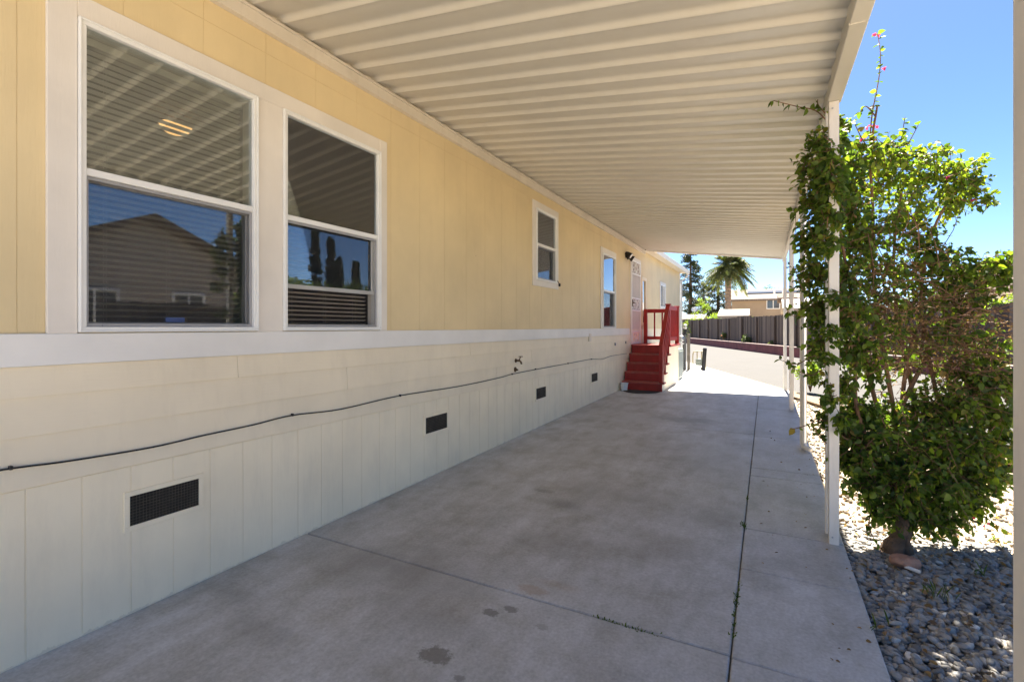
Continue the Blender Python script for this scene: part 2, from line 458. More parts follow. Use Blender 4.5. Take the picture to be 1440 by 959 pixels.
# ------------------------------------------------------------------ foliage tools
def leaves_arrays(P, D, L, W, rng, fold=.35, droop=0.0):
    """P base points, D directions, L lengths: six-vertex folded leaves"""
    n = len(P)
    D = D / np.linalg.norm(D, axis=1, keepdims=True)
    A = rng.normal(size=(n,3)); A[:,2] += 1.0
    S = np.cross(D, A); S /= np.linalg.norm(S, axis=1, keepdims=True) + 1e-9
    N = np.cross(S, D)
    L = L[:,None]; W = W[:,None]
    def q(t, s, h): return P + D*L*t + S*W*s + N*W*h - np.array([0,0,1.0])*(L*droop*t*t)
    V = np.stack([q(0,0,0), q(.28,-.5,fold*.5), q(.65,-.40,fold*.42), q(1,0,-.12), q(.65,.40,fold*.42), q(.28,.5,fold*.5)], 1)
    b = (np.arange(n)*6)[:,None]
    Fq = np.concatenate([b + np.array([[0,3,2,1]]), b + np.array([[0,5,4,3]])])
    return V.reshape(-1,3), Fq

def leaf_mesh(name, P, D, L, W, mat, parent, rng, fold=.35, droop=0.0):
    V, Fq = leaves_arrays(P, D, L, W, rng, fold, droop)
    return np_mesh(name, V, [(4, Fq)], mat, parent)

def cloud_points(clusters, rng, dens):
    """clusters: (centre, (rx,ry,rz), n) -> points biased to the shell, outward directions"""
    Ps, Ds = [], []
    for c, r, n in clusters:
        n = int(n*dens)
        d = rng.normal(size=(n,3)); d /= np.linalg.norm(d, axis=1, keepdims=True)
        k = rng.random((n,1))**.45
        Ps.append(np.array(c)[None] + d*k*np.array(r)[None])
        Ds.append(d + rng.normal(size=(n,3))*.6)
    return np.concatenate(Ps), np.concatenate(Ds)

def tree(name, label, cat, base, h, rad, mat, seed, lw=.12, nclump=40, per=120, trunk_r=.15, group=None, shape='round', low=.3):
    rng = np.random.default_rng(seed)
    t = thing(name, label, cat, base, group)
    bx, by, bz = base
    mb = MB()
    top = h*.8
    tp = [(bx, by, bz-.1)] + [(bx+rng.normal()*rad*.04, by+rng.normal()*rad*.04, bz+top*k/5) for k in range(1,6)]
    mb.tube(tp, [trunk_r*(1-.16*k) for k in range(6)], 7)
    cl = []
    for i in range(nclump):
        if shape == 'round':
            d = rng.normal(size=3); d /= np.linalg.norm(d); k = rng.random()**.4
            c = np.array([bx, by, bz + h*(low+1)/2]) + d*k*np.array([rad*.85, rad*.85, h*(1-low)/2*.88])
            r = rad*rng.uniform(.22,.38)
            cl.append((c, (r, r, r*.75), per))
        else:   # columnar / conical
            zz = low + (1-low)*rng.random()**.8
            rr = rad*max(.10, (1-zz)/(1-low))**(.75 if shape == 'cone' else .5) * rng.uniform(.3, 1)
            a = rng.random()*2*PI
            c = np.array([bx+rr*math.cos(a), by+rr*math.sin(a), bz + h*zz])
            r = rad*rng.uniform(.14,.26)
            cl.append((c, (r, r, r*(.5 if shape == 'cone' else 1.2)), per))
        if i % 2 == 0:
            zc = max(.15*h, c[2]-bz-.15*h)
            mb.tube([(bx, by, bz+min(zc, top)), tuple(c)], [trunk_r*.3, trunk_r*.08], 5)
    mb.build('trunk', M['bark'], t)
    P, D = cloud_points(cl, rng, 1)
    L = rng.uniform(.7,1.3,len(P))*lw
    leaf_mesh('crown', P, D, L, L*.6, mat, t, rng)
    return t

# ================================================================== THE SETTING
def sheet(name, x0, x1, ys, zoff, mat, kind='structure'):
    vs = []; fs = []
    for y in ys: vs += [(x0, y, gz(y)+zoff), (x1, y, gz(y)+zoff)]
    for i in range(len(ys)-1): fs.append((2*i, 2*i+1, 2*i+3, 2*i+2))
    m = MB(); m.add(vs, fs); o = m.build(name, mat)
    return tag(o, kind=kind)

g = sheet('ground', -400, 400, [-400, -7, 2.4, 7, 12.93, 60, 600], -.06, M['earth'])
FD = Vector((-.4, 1, 0)).normalized()           # run of the street and the back fence
FN = Vector((FD.y, -FD.x, 0))                   # to the far side
FP = Vector((5.3, 17.5, 0))
RP = Vector((.22, 13.1, 0))
# road between the near edge (through RP) and the retaining wall (through FP - .5 FN)
def strip(name, p, a, b, t0, t1, z, mat, kind='structure', thick=.03):
    m = MB()
    q = [p + FN*a + FD*t0, p + FN*b + FD*t0, p + FN*b + FD*t1, p + FN*a + FD*t1]
    poly = [(v.x, v.y) for v in q]
    m.prism(poly, lambda x, y: (x, y, z-thick), lambda x, y: (x, y, z))
    o = m.build(name, mat); return tag(o, kind=kind)
roadw = (FP - RP).dot(FN)
strip('road', RP, .0, roadw - .28, -30, 55, .075, M['asphalt'])
strip('verge', RP, -.40, -.004, -30, 55, .082, M['verge'])

# joint soil under the slabs
m = MB()
ys = [-7, 2.4, 7, 11.9]
for i in range(len(ys)-1):
    y0, y1 = ys[i], ys[i+1]
    m.add([(WX-.1, y0, gz(y0)-.018), (.44, y0, gz(y0)-.018), (.44, y1, gz(y1)-.018), (WX-.1, y1, gz(y1)-.018)], [(0,1,2,3)])
def roady(x): return RP.y + (x - RP.x)*FD.y/FD.x - .31
m.add([(WX-.1, 11.9, gz(11.9)-.018), (.44, 11.9, gz(11.9)-.018), (.44, roady(.44), gz(12.3)-.018), (WX-.1, roady(WX-.1), .082)], [(0,1,2,3)])
tag(m.build('joint_soil', M['soil']), kind='structure')

def slab(m, poly, gap=.004):
    n = len(poly)
    cx = sum(p[0] for p in poly)/n; cy = sum(p[1] for p in poly)/n
    q = []
    for x, y in poly:
        q.append((x - gap*(1 if x > cx else -1), y - gap*(1 if y > cy else -1)))
    m.prism(q, lambda x, y: (x, y, gz(y)-.12), lambda x, y: (x, y, gz(y)))
def jx(y): return -.152 - .004*(y-2.2)
def ex(y): return .458 - .004*(y-4)
m = MB()
def roady(x): return RP.y + (x - RP.x)*FD.y/FD.x - .31
cuts = [-7, -2.5, 2.43, 7.35, 12.93]
for a, b in zip(cuts, cuts[1:]):
    slab(m, [(WX-.04, a), (jx(a), a), (jx(b), b), (WX-.04, b)])
slab(m, [(WX-.04, 12.93), (jx(12.93), 12.93), (jx(12.93), roady(jx(12.93))), (WX-.04, roady(WX-.04))])
sc_ = [-7, -2.4, 2.42, 3.32, 3.98, 5.38, 5.67, 7.25, 9.6]
for a, b in zip(sc_, sc_[1:]):
    g_ = .003 if a in (3.32, 3.98, 5.38) or b in (3.32, 3.98) else .004
    slab(m, [(jx(a), a), (ex(a), a), (ex(b), b), (jx(b), b)], g_)
slab(m, [(jx(9.6), 9.6), (ex(9.6), 9.6), (ex(12.2), roady(ex(12.2))), (jx(12.9), roady(jx(12.9)))], .003)
tag(m.build('driveway', M['concrete'], None, .006), kind='structure')

# strip of low soil and concrete beyond, between home end and street is the slab itself
# ------------------------------------------------------------------ river stones
def stones(name, xs, ysr, n, smin, smax, mat, seed, zbase=-.055, sub=1, cond=None, layers=2):
    rng = np.random.default_rng(seed)
    import bmesh
    bm = bmesh.new(); bmesh.ops.create_icosphere(bm, subdivisions=sub, radius=1)
    tv = np.array([v.co[:] for v in bm.verts]); tf = np.array([[v.index for v in f.verts] for f in bm.faces]); bm.free()
    x = rng.uniform(*xs, n); y = rng.uniform(*ysr, n)
    if cond is not None:
        k = cond(x, y); x, y = x[k], y[k]; n = len(x)
    a = rng.uniform(smin, smax, n)/2; bb = a*rng.uniform(.42,.8,n); cc = a*rng.uniform(.3,.55,n)
    V = tv[None]*(1+rng.normal(size=(n,len(tv),1))*.05)
    V = V*np.stack([a,bb,cc],1)[:,None,:]
    ang = rng.uniform(0,2*PI,n); tl = rng.normal(size=n)*.28; tl2 = rng.normal(size=n)*.28
    # tilt about x then y, then spin
    ct, st_ = np.cos(tl)[:,None], np.sin(tl)[:,None]
    Y = V[...,1]*ct - V[...,2]*st_; Z = V[...,1]*st_ + V[...,2]*ct; X = V[...,0]
    c2, s2 = np.cos(tl2)[:,None], np.sin(tl2)[:,None]
    X, Z = X*c2 + Z*s2, -X*s2 + Z*c2
    ca, sa = np.cos(ang)[:,None], np.sin(ang)[:,None]
    X, Y = X*ca - Y*sa, X*sa + Y*ca
    g0 = np.clip(.0095*(y-2.4), -.08, .1)
    z = g0 + zbase + cc*.6 + rng.uniform(0,1,n)*(.022*(layers-1))
    V = np.stack([X + x[:,None], Y + y[:,None], Z + z[:,None]], -1)
    Fx = (tf[None] + (np.arange(n)*len(tv))[:,None,None]).reshape(-1,3)
    o = np_mesh(name, V.reshape(-1,3), [(3, Fx)], mat, None, True)
    return o
o = stones('river_stones', (.47, 2.3), (1.2, 4.5), 14500, .026, .064, M['stone'], 3, sub=2)
tag(o, 'smooth grey river stones beside the driveway in shade of the bush', 'gravel', kind='stuff')
o = stones('gravel_bed', (.46, 5.2), (4.3, 14.5), 15000, .02, .055, M['chip'], 4, sub=1, layers=1,
           cond=lambda x, y: (x < RP.x - (y-RP.y)*.4 - .25))
tag(o, 'sunlit tan gravel and stones between driveway and street', 'gravel', kind='stuff')

# ================================================================== MOBILE HOME
home = thing('mobile_home', 'long yellow mobile home with cream lap siding and white trimmed windows', 'house', (WX, 6, 0))
HY0, HY1 = -6.0, 19.2
Z_B0, Z_B1 = CAMH-.178, CAMH-.03           # belly band
Z_SK = CAMH-.727
Z_TOP = CAMH+1.95

# openings: (y0,y1,z0,z1)
W1 = (1.093, 2.025, CAMH-.026, CAMH+1.50)
W2 = (2.213, 3.156, CAMH-.026, CAMH+1.50)
W3 = (6.323, 7.07, CAMH+.68, CAMH+1.715)
W4 = (9.48, 10.38, CAMH-.026, CAMH+1.50)
W5 = (12.98, 13.42, CAMH+.1, CAMH+1.27)
W6 = (15.40, 16.22, CAMH+.62, CAMH+1.33)
DR = (11.80, 12.74, 1.085, CAMH+1.66)
HO = [W1, W2, W3, W4, W5, W6, DR]

def minus(rect, holes):
    rs = [rect]
    for h in holes:
        out = []
        for (a,b,c,d) in rs:
            if h[0] >= b or h[1] <= a or h[2] >= d or h[3] <= c: out.append((a,b,c,d)); continue
            if h[0] > a: out.append((a, h[0], c, d))
            if h[1] < b: out.append((h[1], b, c, d))
            a2, b2 = max(a,h[0]), min(b,h[1])
            if h[2] > c: out.append((a2, b2, c, h[2]))
            if h[3] < d: out.append((a2, b2, h[3], d))
        rs = out
    return rs

m = MB()
# siding sheets: broad 0.405 m boards with narrow grooves, from the belly band to the eave
y = HY0; k = 0
while y < HY1-.01:
    y1 = min(y+.405, HY1)
    for (a,b,c,d) in minus((y+.0012, y1-.0012, Z_B1-.02, Z_TOP-.125), HO):
        m.box(WX-.0029, WX, a, b, c, d)
    for (a,b,c,d) in minus((y+.0012, y1-.0012, Z_TOP-.122, Z_TOP+.1), HO):
        m.box(WX-.0029, WX+.0008, a, b, c, d)
    y = y1
for (a,b,c,d) in minus((HY0, HY1, Z_B1-.02, Z_TOP+.1), HO):
    m.box(WX-.10, WX-.0030, a, b, c, d)
# behind the door bottom, down to the ground beside the stairs
m.box(WX-.01, WX, 11.62, HY1-.003, Z_SK-.002, Z_B1-.022) if False else None
m.build('upper_siding', M['yellow'], home, .0008)

m = MB()
BE = 11.60
laps = [(CAMH-.318, Z_B0-.002), (CAMH-.495, CAMH-.312), (Z_SK+.002, CAMH-.489)]
for z0, z1 in laps:
    ysplit = [HY0, -2.4, 1.9, 4.6, 8.3, HY1] if z0 > CAMH-.4 else ([HY0, -1.1, 2.8, 6.2, 9.7, HY1] if z0 > CAMH-.6 else [HY0, .6, 5.2, 8.9, HY1])
    for a, b in zip(ysplit, ysplit[1:]):
        a_, b_ = a+.001, b-.001
        m.prism([(0, z0), (.016, z0), (.003, z1), (0, z1)],
                lambda x, z, a_=a_: (WX+x-.001, a_, z), lambda x, z, b_=b_: (WX+x-.001, b_, z))
m.box(WX-.10, WX-.0015, HY0, HY1, Z_SK-.03, Z_B1-.021)
m.build('lap_siding', M['cream'], home, .0008)

m = MB()
m.box(WX-.002, WX+.024, HY0, BE-.35, Z_B0, Z_B1)
m.box(WX-.002, WX+.0235, BE-.349, BE, Z_B0, Z_B1)
m.build('belly_band', M['band'], home, .003)

m = MB()
y = HY0 + .148
m.box(WX-.03, WX-.0025, HY0, HY1, -.2, Z_SK-.004)
while y < HY1:
    y1 = min(y+.205, HY1)
    m.box(WX-.0024, WX+.001, y+.0025, y1-.0025, gz(y)+.012, Z_SK-.004)
    y = y1
m.build('skirting', M['skirt'], home, .0012)

vents = [(1.315, 1.665), (3.80, 4.16), (6.35, 6.70), (8.82, 9.19), (-1.2, -.85)]
for i, (a, b) in enumerate(vents):
    m = MB(); z0, z1 = CAMH-1.045, CAMH-.888
    m.ring(WX-.003, WX+.012, a-.026, b+.026, z0-.026, z1+.026, .026)
    v = m.build('crawl_vent', M['skirt'], home, .002)
    m = MB(); m.box(WX-.002, WX+.004, a, b, z0, z1)
    m.build('vent_screen', M['ventdark'], v)
    m = MB()
    n = 22
    for k in range(1, n): m.box(WX+.004, WX+.0052, a+(b-a)*k/n-.0008, a+(b-a)*k/n+.0008, z0, z1)
    for k in range(1, 10): m.box(WX+.004, WX+.0055, a, b, z0+(z1-z0)*k/10-.0008, z0+(z1-z0)*k/10+.0008)
    m.build('wire_mesh', M['ventwire'], v)

# corner board, door casing, window trims
m = MB()
def trimring(o, w, wt=None, wb=None, proud=.02):
    a,b,c,d = o; wt = wt or w; wb = wb if wb is not None else w
    m.box(WX+.0005, WX+proud, a-w, a, c-wb, d+wt); m.box(WX+.0005, WX+proud, b, b+w, c-wb, d+wt)
    m.box(WX+.0005, WX+proud, a, b, d, d+wt)
    if wb: m.box(WX+.0005, WX+proud, a, b, c-wb, c)
# pair of front windows share one surround
m.box(WX+.0005, WX+.022, .98, W1[0], Z_B1, W1[3]+.11)
m.box(WX+.0005, WX+.0215, W1[1], W2[0], Z_B1, W1[3])
m.box(WX+.0005, WX+.022, W2[1], 3.243, Z_B1, W1[3]+.11)
m.box(WX+.0005, WX+.0215, W1[0], W2[1], W1[3], W1[3]+.11)
m.build('window_trim', M['trim'], home, .003)
m = MB(); trimring(W3, .10, .10, .085); m.build('window_trim', M['trim'], home, .003)
m = MB(); trimring((W4[0],W4[1],W4[2],W4[3]), .10, .11, 0); m.build('window_trim', M['trim'], home, .003)
m = MB(); trimring(W5, .05, .06, .05); m.build('window_trim', M['cream'], home, .003)
m = MB(); trimring(W6, .08, .08, .08); m.build('window_trim', M['trim'], home, .003)
m = MB(); trimring(DR, .07, .07, 0); m.build('door_casing', M['trim'], home, .003)
m = MB(); m.box(WX+.0015, WX+.02, HY1-.1, HY1+.02, gz(HY1), Z_TOP); m.build('corner_board', M['white'], home, .003)

def blind(o, win, pitch=.033, tilt=.22, cords=True):
    a,b,c,d = o
    m = MB(); xx = WX-.115
    z = c+.02
    m.box(xx-.02, xx+.02, a-.01, b+.01, d-.035, d+.005)
    while z < d-.05:
        w = .0135
        dz = w*tilt*2
        m.add([(xx-w, a, z-dz), (xx+w, a, z+dz), (xx+w, b, z+dz), (xx-w, b, z-dz), (xx, a, z+.0018), (xx, b, z+.0018)],
              [(0,4,5,3), (4,1,2,5)])
        z += pitch
    for f in (.15, .5, .85):
        yy = a+(b-a)*f
        m.tube([(xx+.014, yy, c), (xx+.014, yy, d-.03)], .0009, 4)
        m.tube([(xx-.014, yy, c), (xx-.014, yy, d-.03)], .0009, 4)
    m.build('blind', M['blind'], win)

def hung_window(o, rail, blinds=True, open_sash=None, screen=True):
    a,b,c,d = o
    m = MB()
    m.ring(WX-.055, WX+.034, a+.001, b-.001, c+.001, d-.001, .030, .026)
    m.ring(WX+.0345, WX+.042, a+.001, b-.001, c+.001, d-.001, .010, .010)
    win = m.build('window', M['vinyl'], home, .0025)
    m = MB(); m.box(WX-.03, WX+.026, a+.031, b-.031, rail-.018, rail+.018)
    m.build('meeting_rail', M['vinyl'], win, .003)
    m = MB(); m.box(WX+.004, WX+.008, a+.03, b-.03, rail+.018, d-.03); m.build('pane', M['glass'], win)
    m = MB()
    if open_sash:
        s0, s1 = open_sash
        m.ring(WX-.040, WX-.020, a+.031, b-.031, s0, s1, .026, .03)
        m.build('raised_sash', M['vinyl'], win, .002)
        m = MB(); m.box(WX-.032, WX-.028, a+.057, b-.057, s0+.03, s1-.026); m.build('pane', M['glass'], win)
    else:
        m.ring(WX-.040, WX-.020, a+.031, b-.031, c+.027, rail-.019, .022, .024)
        m.build('lower_sash', M['screen_grey'], win, .002)
        m = MB(); m.box(WX-.032, WX-.028, a+.053, b-.053, c+.051, rail-.041); m.build('pane', M['glass'], win)
    if screen:
        m = MB(); m.ring(WX+.002, WX+.012, a+.031, b-.031, c+.027, rail-.0185, .016, .018)
        m.box(WX+.012, WX+.018, a+.10, a+.13, c+.028, c+.040); m.box(WX+.012, WX+.018, b-.13, b-.10, c+.028, c+.040)
        m.build('screen_frame', M['screen_grey'], win, .002)
        m = MB(); m.box(WX+.006, WX+.0065, a+.047, b-.047, c+.045, rail-.0345)
        m.build('insect_screen', M['mesh'], win)
    if blinds: blind((a+.035, b-.035, c+.03, d-.03), win)
    m = MB()   # pale inner reveal
    m.ring(WX-.10, WX-.056, a+.001, b-.001, c+.001, d-.001, .02)
    m.build('reveal', M['trim'], win)
    return win
hung_window(W1, CAMH+.76)
hung_window(W2, CAMH+.762, open_sash=(CAMH+.275, CAMH+1.03))
hung_window(W3, CAMH+1.20)
hung_window(W4, CAMH+.745, blinds=False)
# blue sticker on the front window's lower pane
m = MB(); m.box(WX-.0195, WX-.0185, 1.50, 1.60, CAMH+.028, CAMH+.055)
m.build('window_sticker', paint('blue_sticker', (.06,.12,.35), .5, .05, 5, bdist=0), home)
# slim window by the door, slider beyond
m = MB(); a,b,c,d = W5
m.ring(WX-.05, WX+.022, a+.001, b-.001, c+.001, d-.001, .022); w5 = m.build('window', M['cream'], home, .002)
m = MB(); m.box(WX-.02, WX-.012, a+.022, b-.022, c+.022, d-.022); m.build('pane', M['glass'], w5)
m = MB(); m.box(WX-.06, WX-.052, a+.001, b-.001, c+.001, d-.001); m.build('shade', M['cream'], w5)
m = MB(); a,b,c,d = W6
m.ring(WX-.05, WX+.03, a+.001, b-.001, c+.001, d-.001, .03)
m.box(WX-.03, WX+.026, (a+b)/2-.02, (a+b)/2+.02, c+.03, d-.03)
w6 = m.build('window', M['vinyl'], home, .002)
m = MB(); m.box(WX-.008, WX-.004, a+.03, (a+b)/2-.02, c+.03, d-.03); m.box(WX-.016, WX-.012, (a+b)/2+.02, b-.03, c+.03, d-.03)
m.build('pane', M['glass'], w6)
m = MB(); m.box(WX+.006, WX+.0065, a+.03, (a+b)/2-.02, c+.03, d-.03); m.build('insect_screen', M['mesh'], w6)

# security door in front of the entry door
a,b,c,d = DR
m = MB()
m.ring(WX-.06, WX+.03, a+.001, b-.001, c, d-.001, .045, .05)
H = d-c
for z in (c+.30, c+H*.40, c+H*.40+.30, d-.34):
    m.box(WX-.0, WX+.028, a+.046, b-.046, z-.018, z+.018)
door = m.build('security_door', M['white'], home, .003)
n = 9
for (z0, z1) in ((c+.318, c+H*.40-.018), (c+H*.40+.318, d-.358)):
    for k in range(n):
        yy = a+.046+(b-a-.092)*(k+.5)/n
        m = MB(); m.box(WX+.006, WX+.018, yy-.006, yy+.006, z0, z1); m.build('door_bar', M['white'], door)
for (z0, z1) in ((c+.05, c+.282), (c+H*.40+.018, c+H*.40+.282), (d-.322, d-.045)):
    m = MB(); zc = (z0+z1)/2; yc = (a+b)/2
    def loop(cy, cz, ry, rz, t=.010, n=18, a0=0, a1=2*PI):
        m.tube([(WX+.014, cy+ry*math.cos(a0+(a1-a0)*k/n), cz+rz*math.sin(a0+(a1-a0)*k/n)) for k in range(n+1)], t, 5)
    loop(yc, zc, .10, (z1-z0)*.46)
    m.beam((WX+.014, yc-.1, zc), (WX+.014, yc, z1-.01), .012, .014); m.beam((WX+.014, yc+.1, zc), (WX+.014, yc, z1-.01), .012, .014)
    m.beam((WX+.014, yc-.1, zc), (WX+.014, yc, z0+.01), .012, .014); m.beam((WX+.014, yc+.1, zc), (WX+.014, yc, z0+.01), .012, .014)
    for sgn in (-1, 1):
        loop(yc+sgn*.24, zc+.05, .10, .055); loop(yc+sgn*.24, zc-.055, .10, .05); loop(yc+sgn*.36, zc, .03, .1)
    m.build('scroll_panel', M['white'], door)
m = MB(); m.box(WX-.012, WX-.006, a+.046, b-.046, c+.05, d-.046)
m.build('backing_screen', paint('mauve_grey_screen', (.50,.45,.45), .6, .05, 5, bdist=0), door)
m = MB(); m.box(WX+.03, WX+.045, a+.02, a+.06, c+.92, c+1.08); m.tube([(WX+.045,a+.04,c+1.0),(WX+.085,a+.04,c+1.0)], .012, 8); m.tube([(WX+.08,a+.04,c+1.0),(WX+.08,a+.14,c+1.0)], .009, 8)
m.build('door_handle', M['brass'], door)

# shell behind
m = MB()
m.box(-11, WX-.1005, HY0, HY0+.1, -.1, Z_TOP+.1)
m.box(-11, WX-.1005, HY1-.1, HY1, -.1, Z_TOP+.1)
m.box(-11, -10.9, HY0+.1, HY1-.1, -.1, Z_TOP+.1)
m.build('end_walls', M['yellow'], home)
m = MB()
zr = Z_TOP+.12
m.prism([(-11.3, zr), (-2.74, zr), (-2.74, zr+.06), (-7, zr+1.0), (-11.3, zr+.06)],
        lambda x, z: (x, 13.4, z), lambda x, z: (x, HY1+.25, z))
m.prism([(-11.3, zr), (-2.972, zr), (-2.972, zr+.11), (-7, zr+1.0), (-11.3, zr+.06)],
        lambda x, z: (x, HY0-.2, z), lambda x, z: (x, 13.398, z))
m.build('roof', M['roofbrown'], home)
m = MB()
m.prism([(-2.738, zr-.075), (-2.67, zr-.075), (-2.645, zr+.05), (-2.738, zr+.05)],
        lambda x, z: (x, 13.4, z), lambda x, z: (x, HY1+.28, z))
m.box(WX-.05, -2.74, 13.4, HY1+.2, zr-.03, zr-.001)
m.build('eave_gutter', M['alum_white'], home, .004)
m = MB()
m.tube([(-2.70, HY1+.1, zr-.07), (-2.72, HY1+.1, zr-.16), (WX+.06, HY1-.03, zr-.34), (WX+.06, HY1-.03, gz(HY1)+.1)], .032, 8)
m.build('downspout', M['white'], home, smooth=True)
# rooms
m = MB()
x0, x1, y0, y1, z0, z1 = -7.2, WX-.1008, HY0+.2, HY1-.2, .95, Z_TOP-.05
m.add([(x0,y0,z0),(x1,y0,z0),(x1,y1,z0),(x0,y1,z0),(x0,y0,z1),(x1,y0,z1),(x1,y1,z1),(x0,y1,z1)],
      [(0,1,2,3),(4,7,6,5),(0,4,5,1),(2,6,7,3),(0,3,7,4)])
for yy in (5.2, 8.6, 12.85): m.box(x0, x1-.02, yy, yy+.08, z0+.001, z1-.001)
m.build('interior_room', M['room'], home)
m = MB(); m.box(-6.2, -5.2, 1.0, 1.5, .96, 2.2)
m.build('interior_furniture', M['bark'], home)

# lit ceiling light
lp = pt(247, 180, 4.3)
lamp = thing('ceiling_lamp', 'lit amber glass bowl lamp glowing behind the slats of the front window', 'lamp', (lp.x, lp.y, Z_TOP-.05))
m = MB(); m.tube([(lp.x, lp.y, lp.z+.03), (lp.x, lp.y, Z_TOP-.05)], .012, 8); m.lathe((lp.x, lp.y, Z_TOP-.085), [(.07,0),(.06,.03)], 14)
for k in range(3):
    an = k*2*PI/3; m.tube([(lp.x+.04*math.cos(an), lp.y+.04*math.sin(an), lp.z+.16), (lp.x+.14*math.cos(an), lp.y+.14*math.sin(an), lp.z)], .006, 6)
m.build('lamp_stem', M['brass'], lamp)
m = MB(); m.lathe((lp.x, lp.y, lp.z-.06), [(.03,0),(.07,.012),(.105,.04),(.125,.08),(.12,.082),(.02,.05)], 20)
m.build('glass_bowl', M['lampglow'], lamp, smooth=True)
m = MB(); m.lathe((lp.x, lp.y, lp.z+.12), [(.015,0),(.04,.02),(.03,.05),(.012,.07)], 12)
m.build('lit_bulb', M['lampglow'], lamp, smooth=True)

# ================================================================== CARPORT
cp = thing('carport', 'beige corrugated aluminium carport cover on slim posts along the yellow home', 'carport', (.38, 6, 0))
CE = 13.25
def px_(y): return .395 - .008*(y-4)
SL = .132
ZR = CAMH+2.075
def roofz(x): return ZR - SL*(x-WX)
m = MB()
pitch = .222
prof = [(0,-.003),(.006,-.004),(.012,-.0015),(.020,.001),(.040,.0025),(.060,.0045),(.080,.007),(.100,.010),(.120,.0135),(.140,.0175),(.158,.0215),(.172,.0245),(.184,.026),(.194,.025),(.202,.021),(.209,.014),(.215,.006)]
y = .42; line = []
while y < CE-.02:
    for dy, dz in prof:
        if y+dy <= CE-.02: line.append((y+dy, dz))
    y += pitch
vs = []; nx = 2
for (yy, dz) in line:
    for xx in (WX+.005, px_(yy)-.035): vs.append((xx, yy, roofz(xx)+dz))
n0 = len(vs)
for (yy, dz) in line:
    for xx in (WX+.005, px_(yy)-.035): vs.append((xx, yy, roofz(xx)+dz+.012))
fs = []
for i in range(len(line)-1):
    fs.append((2*i, 2*i+2, 2*i+3, 2*i+1)); fs.append((n0+2*i, n0+2*i+1, n0+2*i+3, n0+2*i+2))
m.add(vs, fs)
m.build('roof_pans', M['alum'], cp, smooth=True)
m = MB()      # ledger on the wall
m.box(WX+.0015, WX+.045, .40, CE, CAMH+1.955, CAMH+2.035)
m.box(WX+.0015, WX+.06, .40, CE, CAMH+2.035, CAMH+2.052)
m.box(WX+.0015, WX+.005, .40, CE, CAMH+2.052, CAMH+2.20)
m.build('ledger', M['alum_white'], cp, .003)
m = MB()      # gutter beam over the posts, near and far lengths
ga, gb = .38, CE
for (y0, y1, w0, h0) in ((ga, 4.02, .082, .0), (4.03, gb, .060, .004)):
    def G(y, dx, z): return (px_(y)+dx, y, z)
    for yy0, yy1 in ((y0, y1),):
        zb = CAMH+1.545+h0
        pr = [(-.038, zb), (-.038+w0, zb), (-.034+w0+.012, zb+.10), (-.034+w0+.012, zb+.135), (-.038, zb+.135)]
        m.prism(pr, lambda dx, z: G(yy0, dx, z), lambda dx, z: G(yy1, dx, z))
m.build('gutter', M['alum'], cp, .004)
for yy in (1.9, 3.0, 5.6, 8.4):
    m = MB(); m.box(px_(yy)-.041, px_(yy)+.030, yy, yy+.010, CAMH+1.541, CAMH+1.56); m.build('gutter_strap', M['alum'], cp)
m = MB()      # far end closure
m.add(*(lambda: ([ (WX+.05, CE, roofz(WX+.05)-.03), (px_(CE)-.04, CE, roofz(px_(CE)-.04)-.03), (px_(CE)-.04, CE+.05, roofz(px_(CE)-.04)-.03), (WX+.05, CE+.05, roofz(WX+.05)-.03),
   (WX+.05, CE, roofz(WX+.05)+.08), (px_(CE)-.04, CE, roofz(px_(CE)-.04)+.08), (px_(CE)-.04, CE+.05, roofz(px_(CE)-.04)+.08), (WX+.05, CE+.05, roofz(WX+.05)+.08)],
   [(0,3,2,1),(4,5,6,7),(0,1,5,4),(1,2,6,5),(2,3,7,6),(3,0,4,7)]))())
m.build('end_fascia', M['alum_white'], cp, .003)
def make_post(y):
    x = px_(y); z0 = gz(y); z1 = CAMH+1.543 if y < 4.1 else CAMH+1.547
    m = MB()
    t = .0035
    # C channel facing the driveway
    h = .029
    m.box(x-h, x+h, y-.030, y-.030+t, z0, z1-.001)
    m.box(x-h, x-h+t, y-.030+t, y+.030, z0, z1)
    m.box(x+h-t, x+h, y-.030+t, y+.030, z0, z1)
    m.box(x-h+t, x-.018, y+.027, y+.030, z0, z1); m.box(x+.018, x+h-t, y+.027, y+.030, z0, z1)
    p = m.build('post', M['post'], cp, .0015)
    m = MB()
    if y > 2:
        m.box(x-.034, x-.006, y+.155, y+.195, z0, z1-.0)          # slim inner leg
        m.build('inner_leg', M['post'], p, .002)
    for zz in (z0+.05, z1-.05):
        m = MB(); m.tube([(x-.01, y-.031, zz), (x-.01, y-.036, zz)], .006, 8); m.build('bolt', M['steel'], p)
for y in (1.165, 3.99, 6.78, 9.6, 12.5): make_post(y)

# white rain elbow at the foot of the second visible post
m = MB(); x = px_(6.78)
m.tube([(x-.01, 6.72, CAMH+1.5), (x-.01, 6.72, gz(6.7)+.09), (x+.0, 6.66, gz(6.7)+.045), (x+.06, 6.60, gz(6.7)+.04)], .030, 10)
m.build('rain_pipe', M['post'], cp, smooth=True)

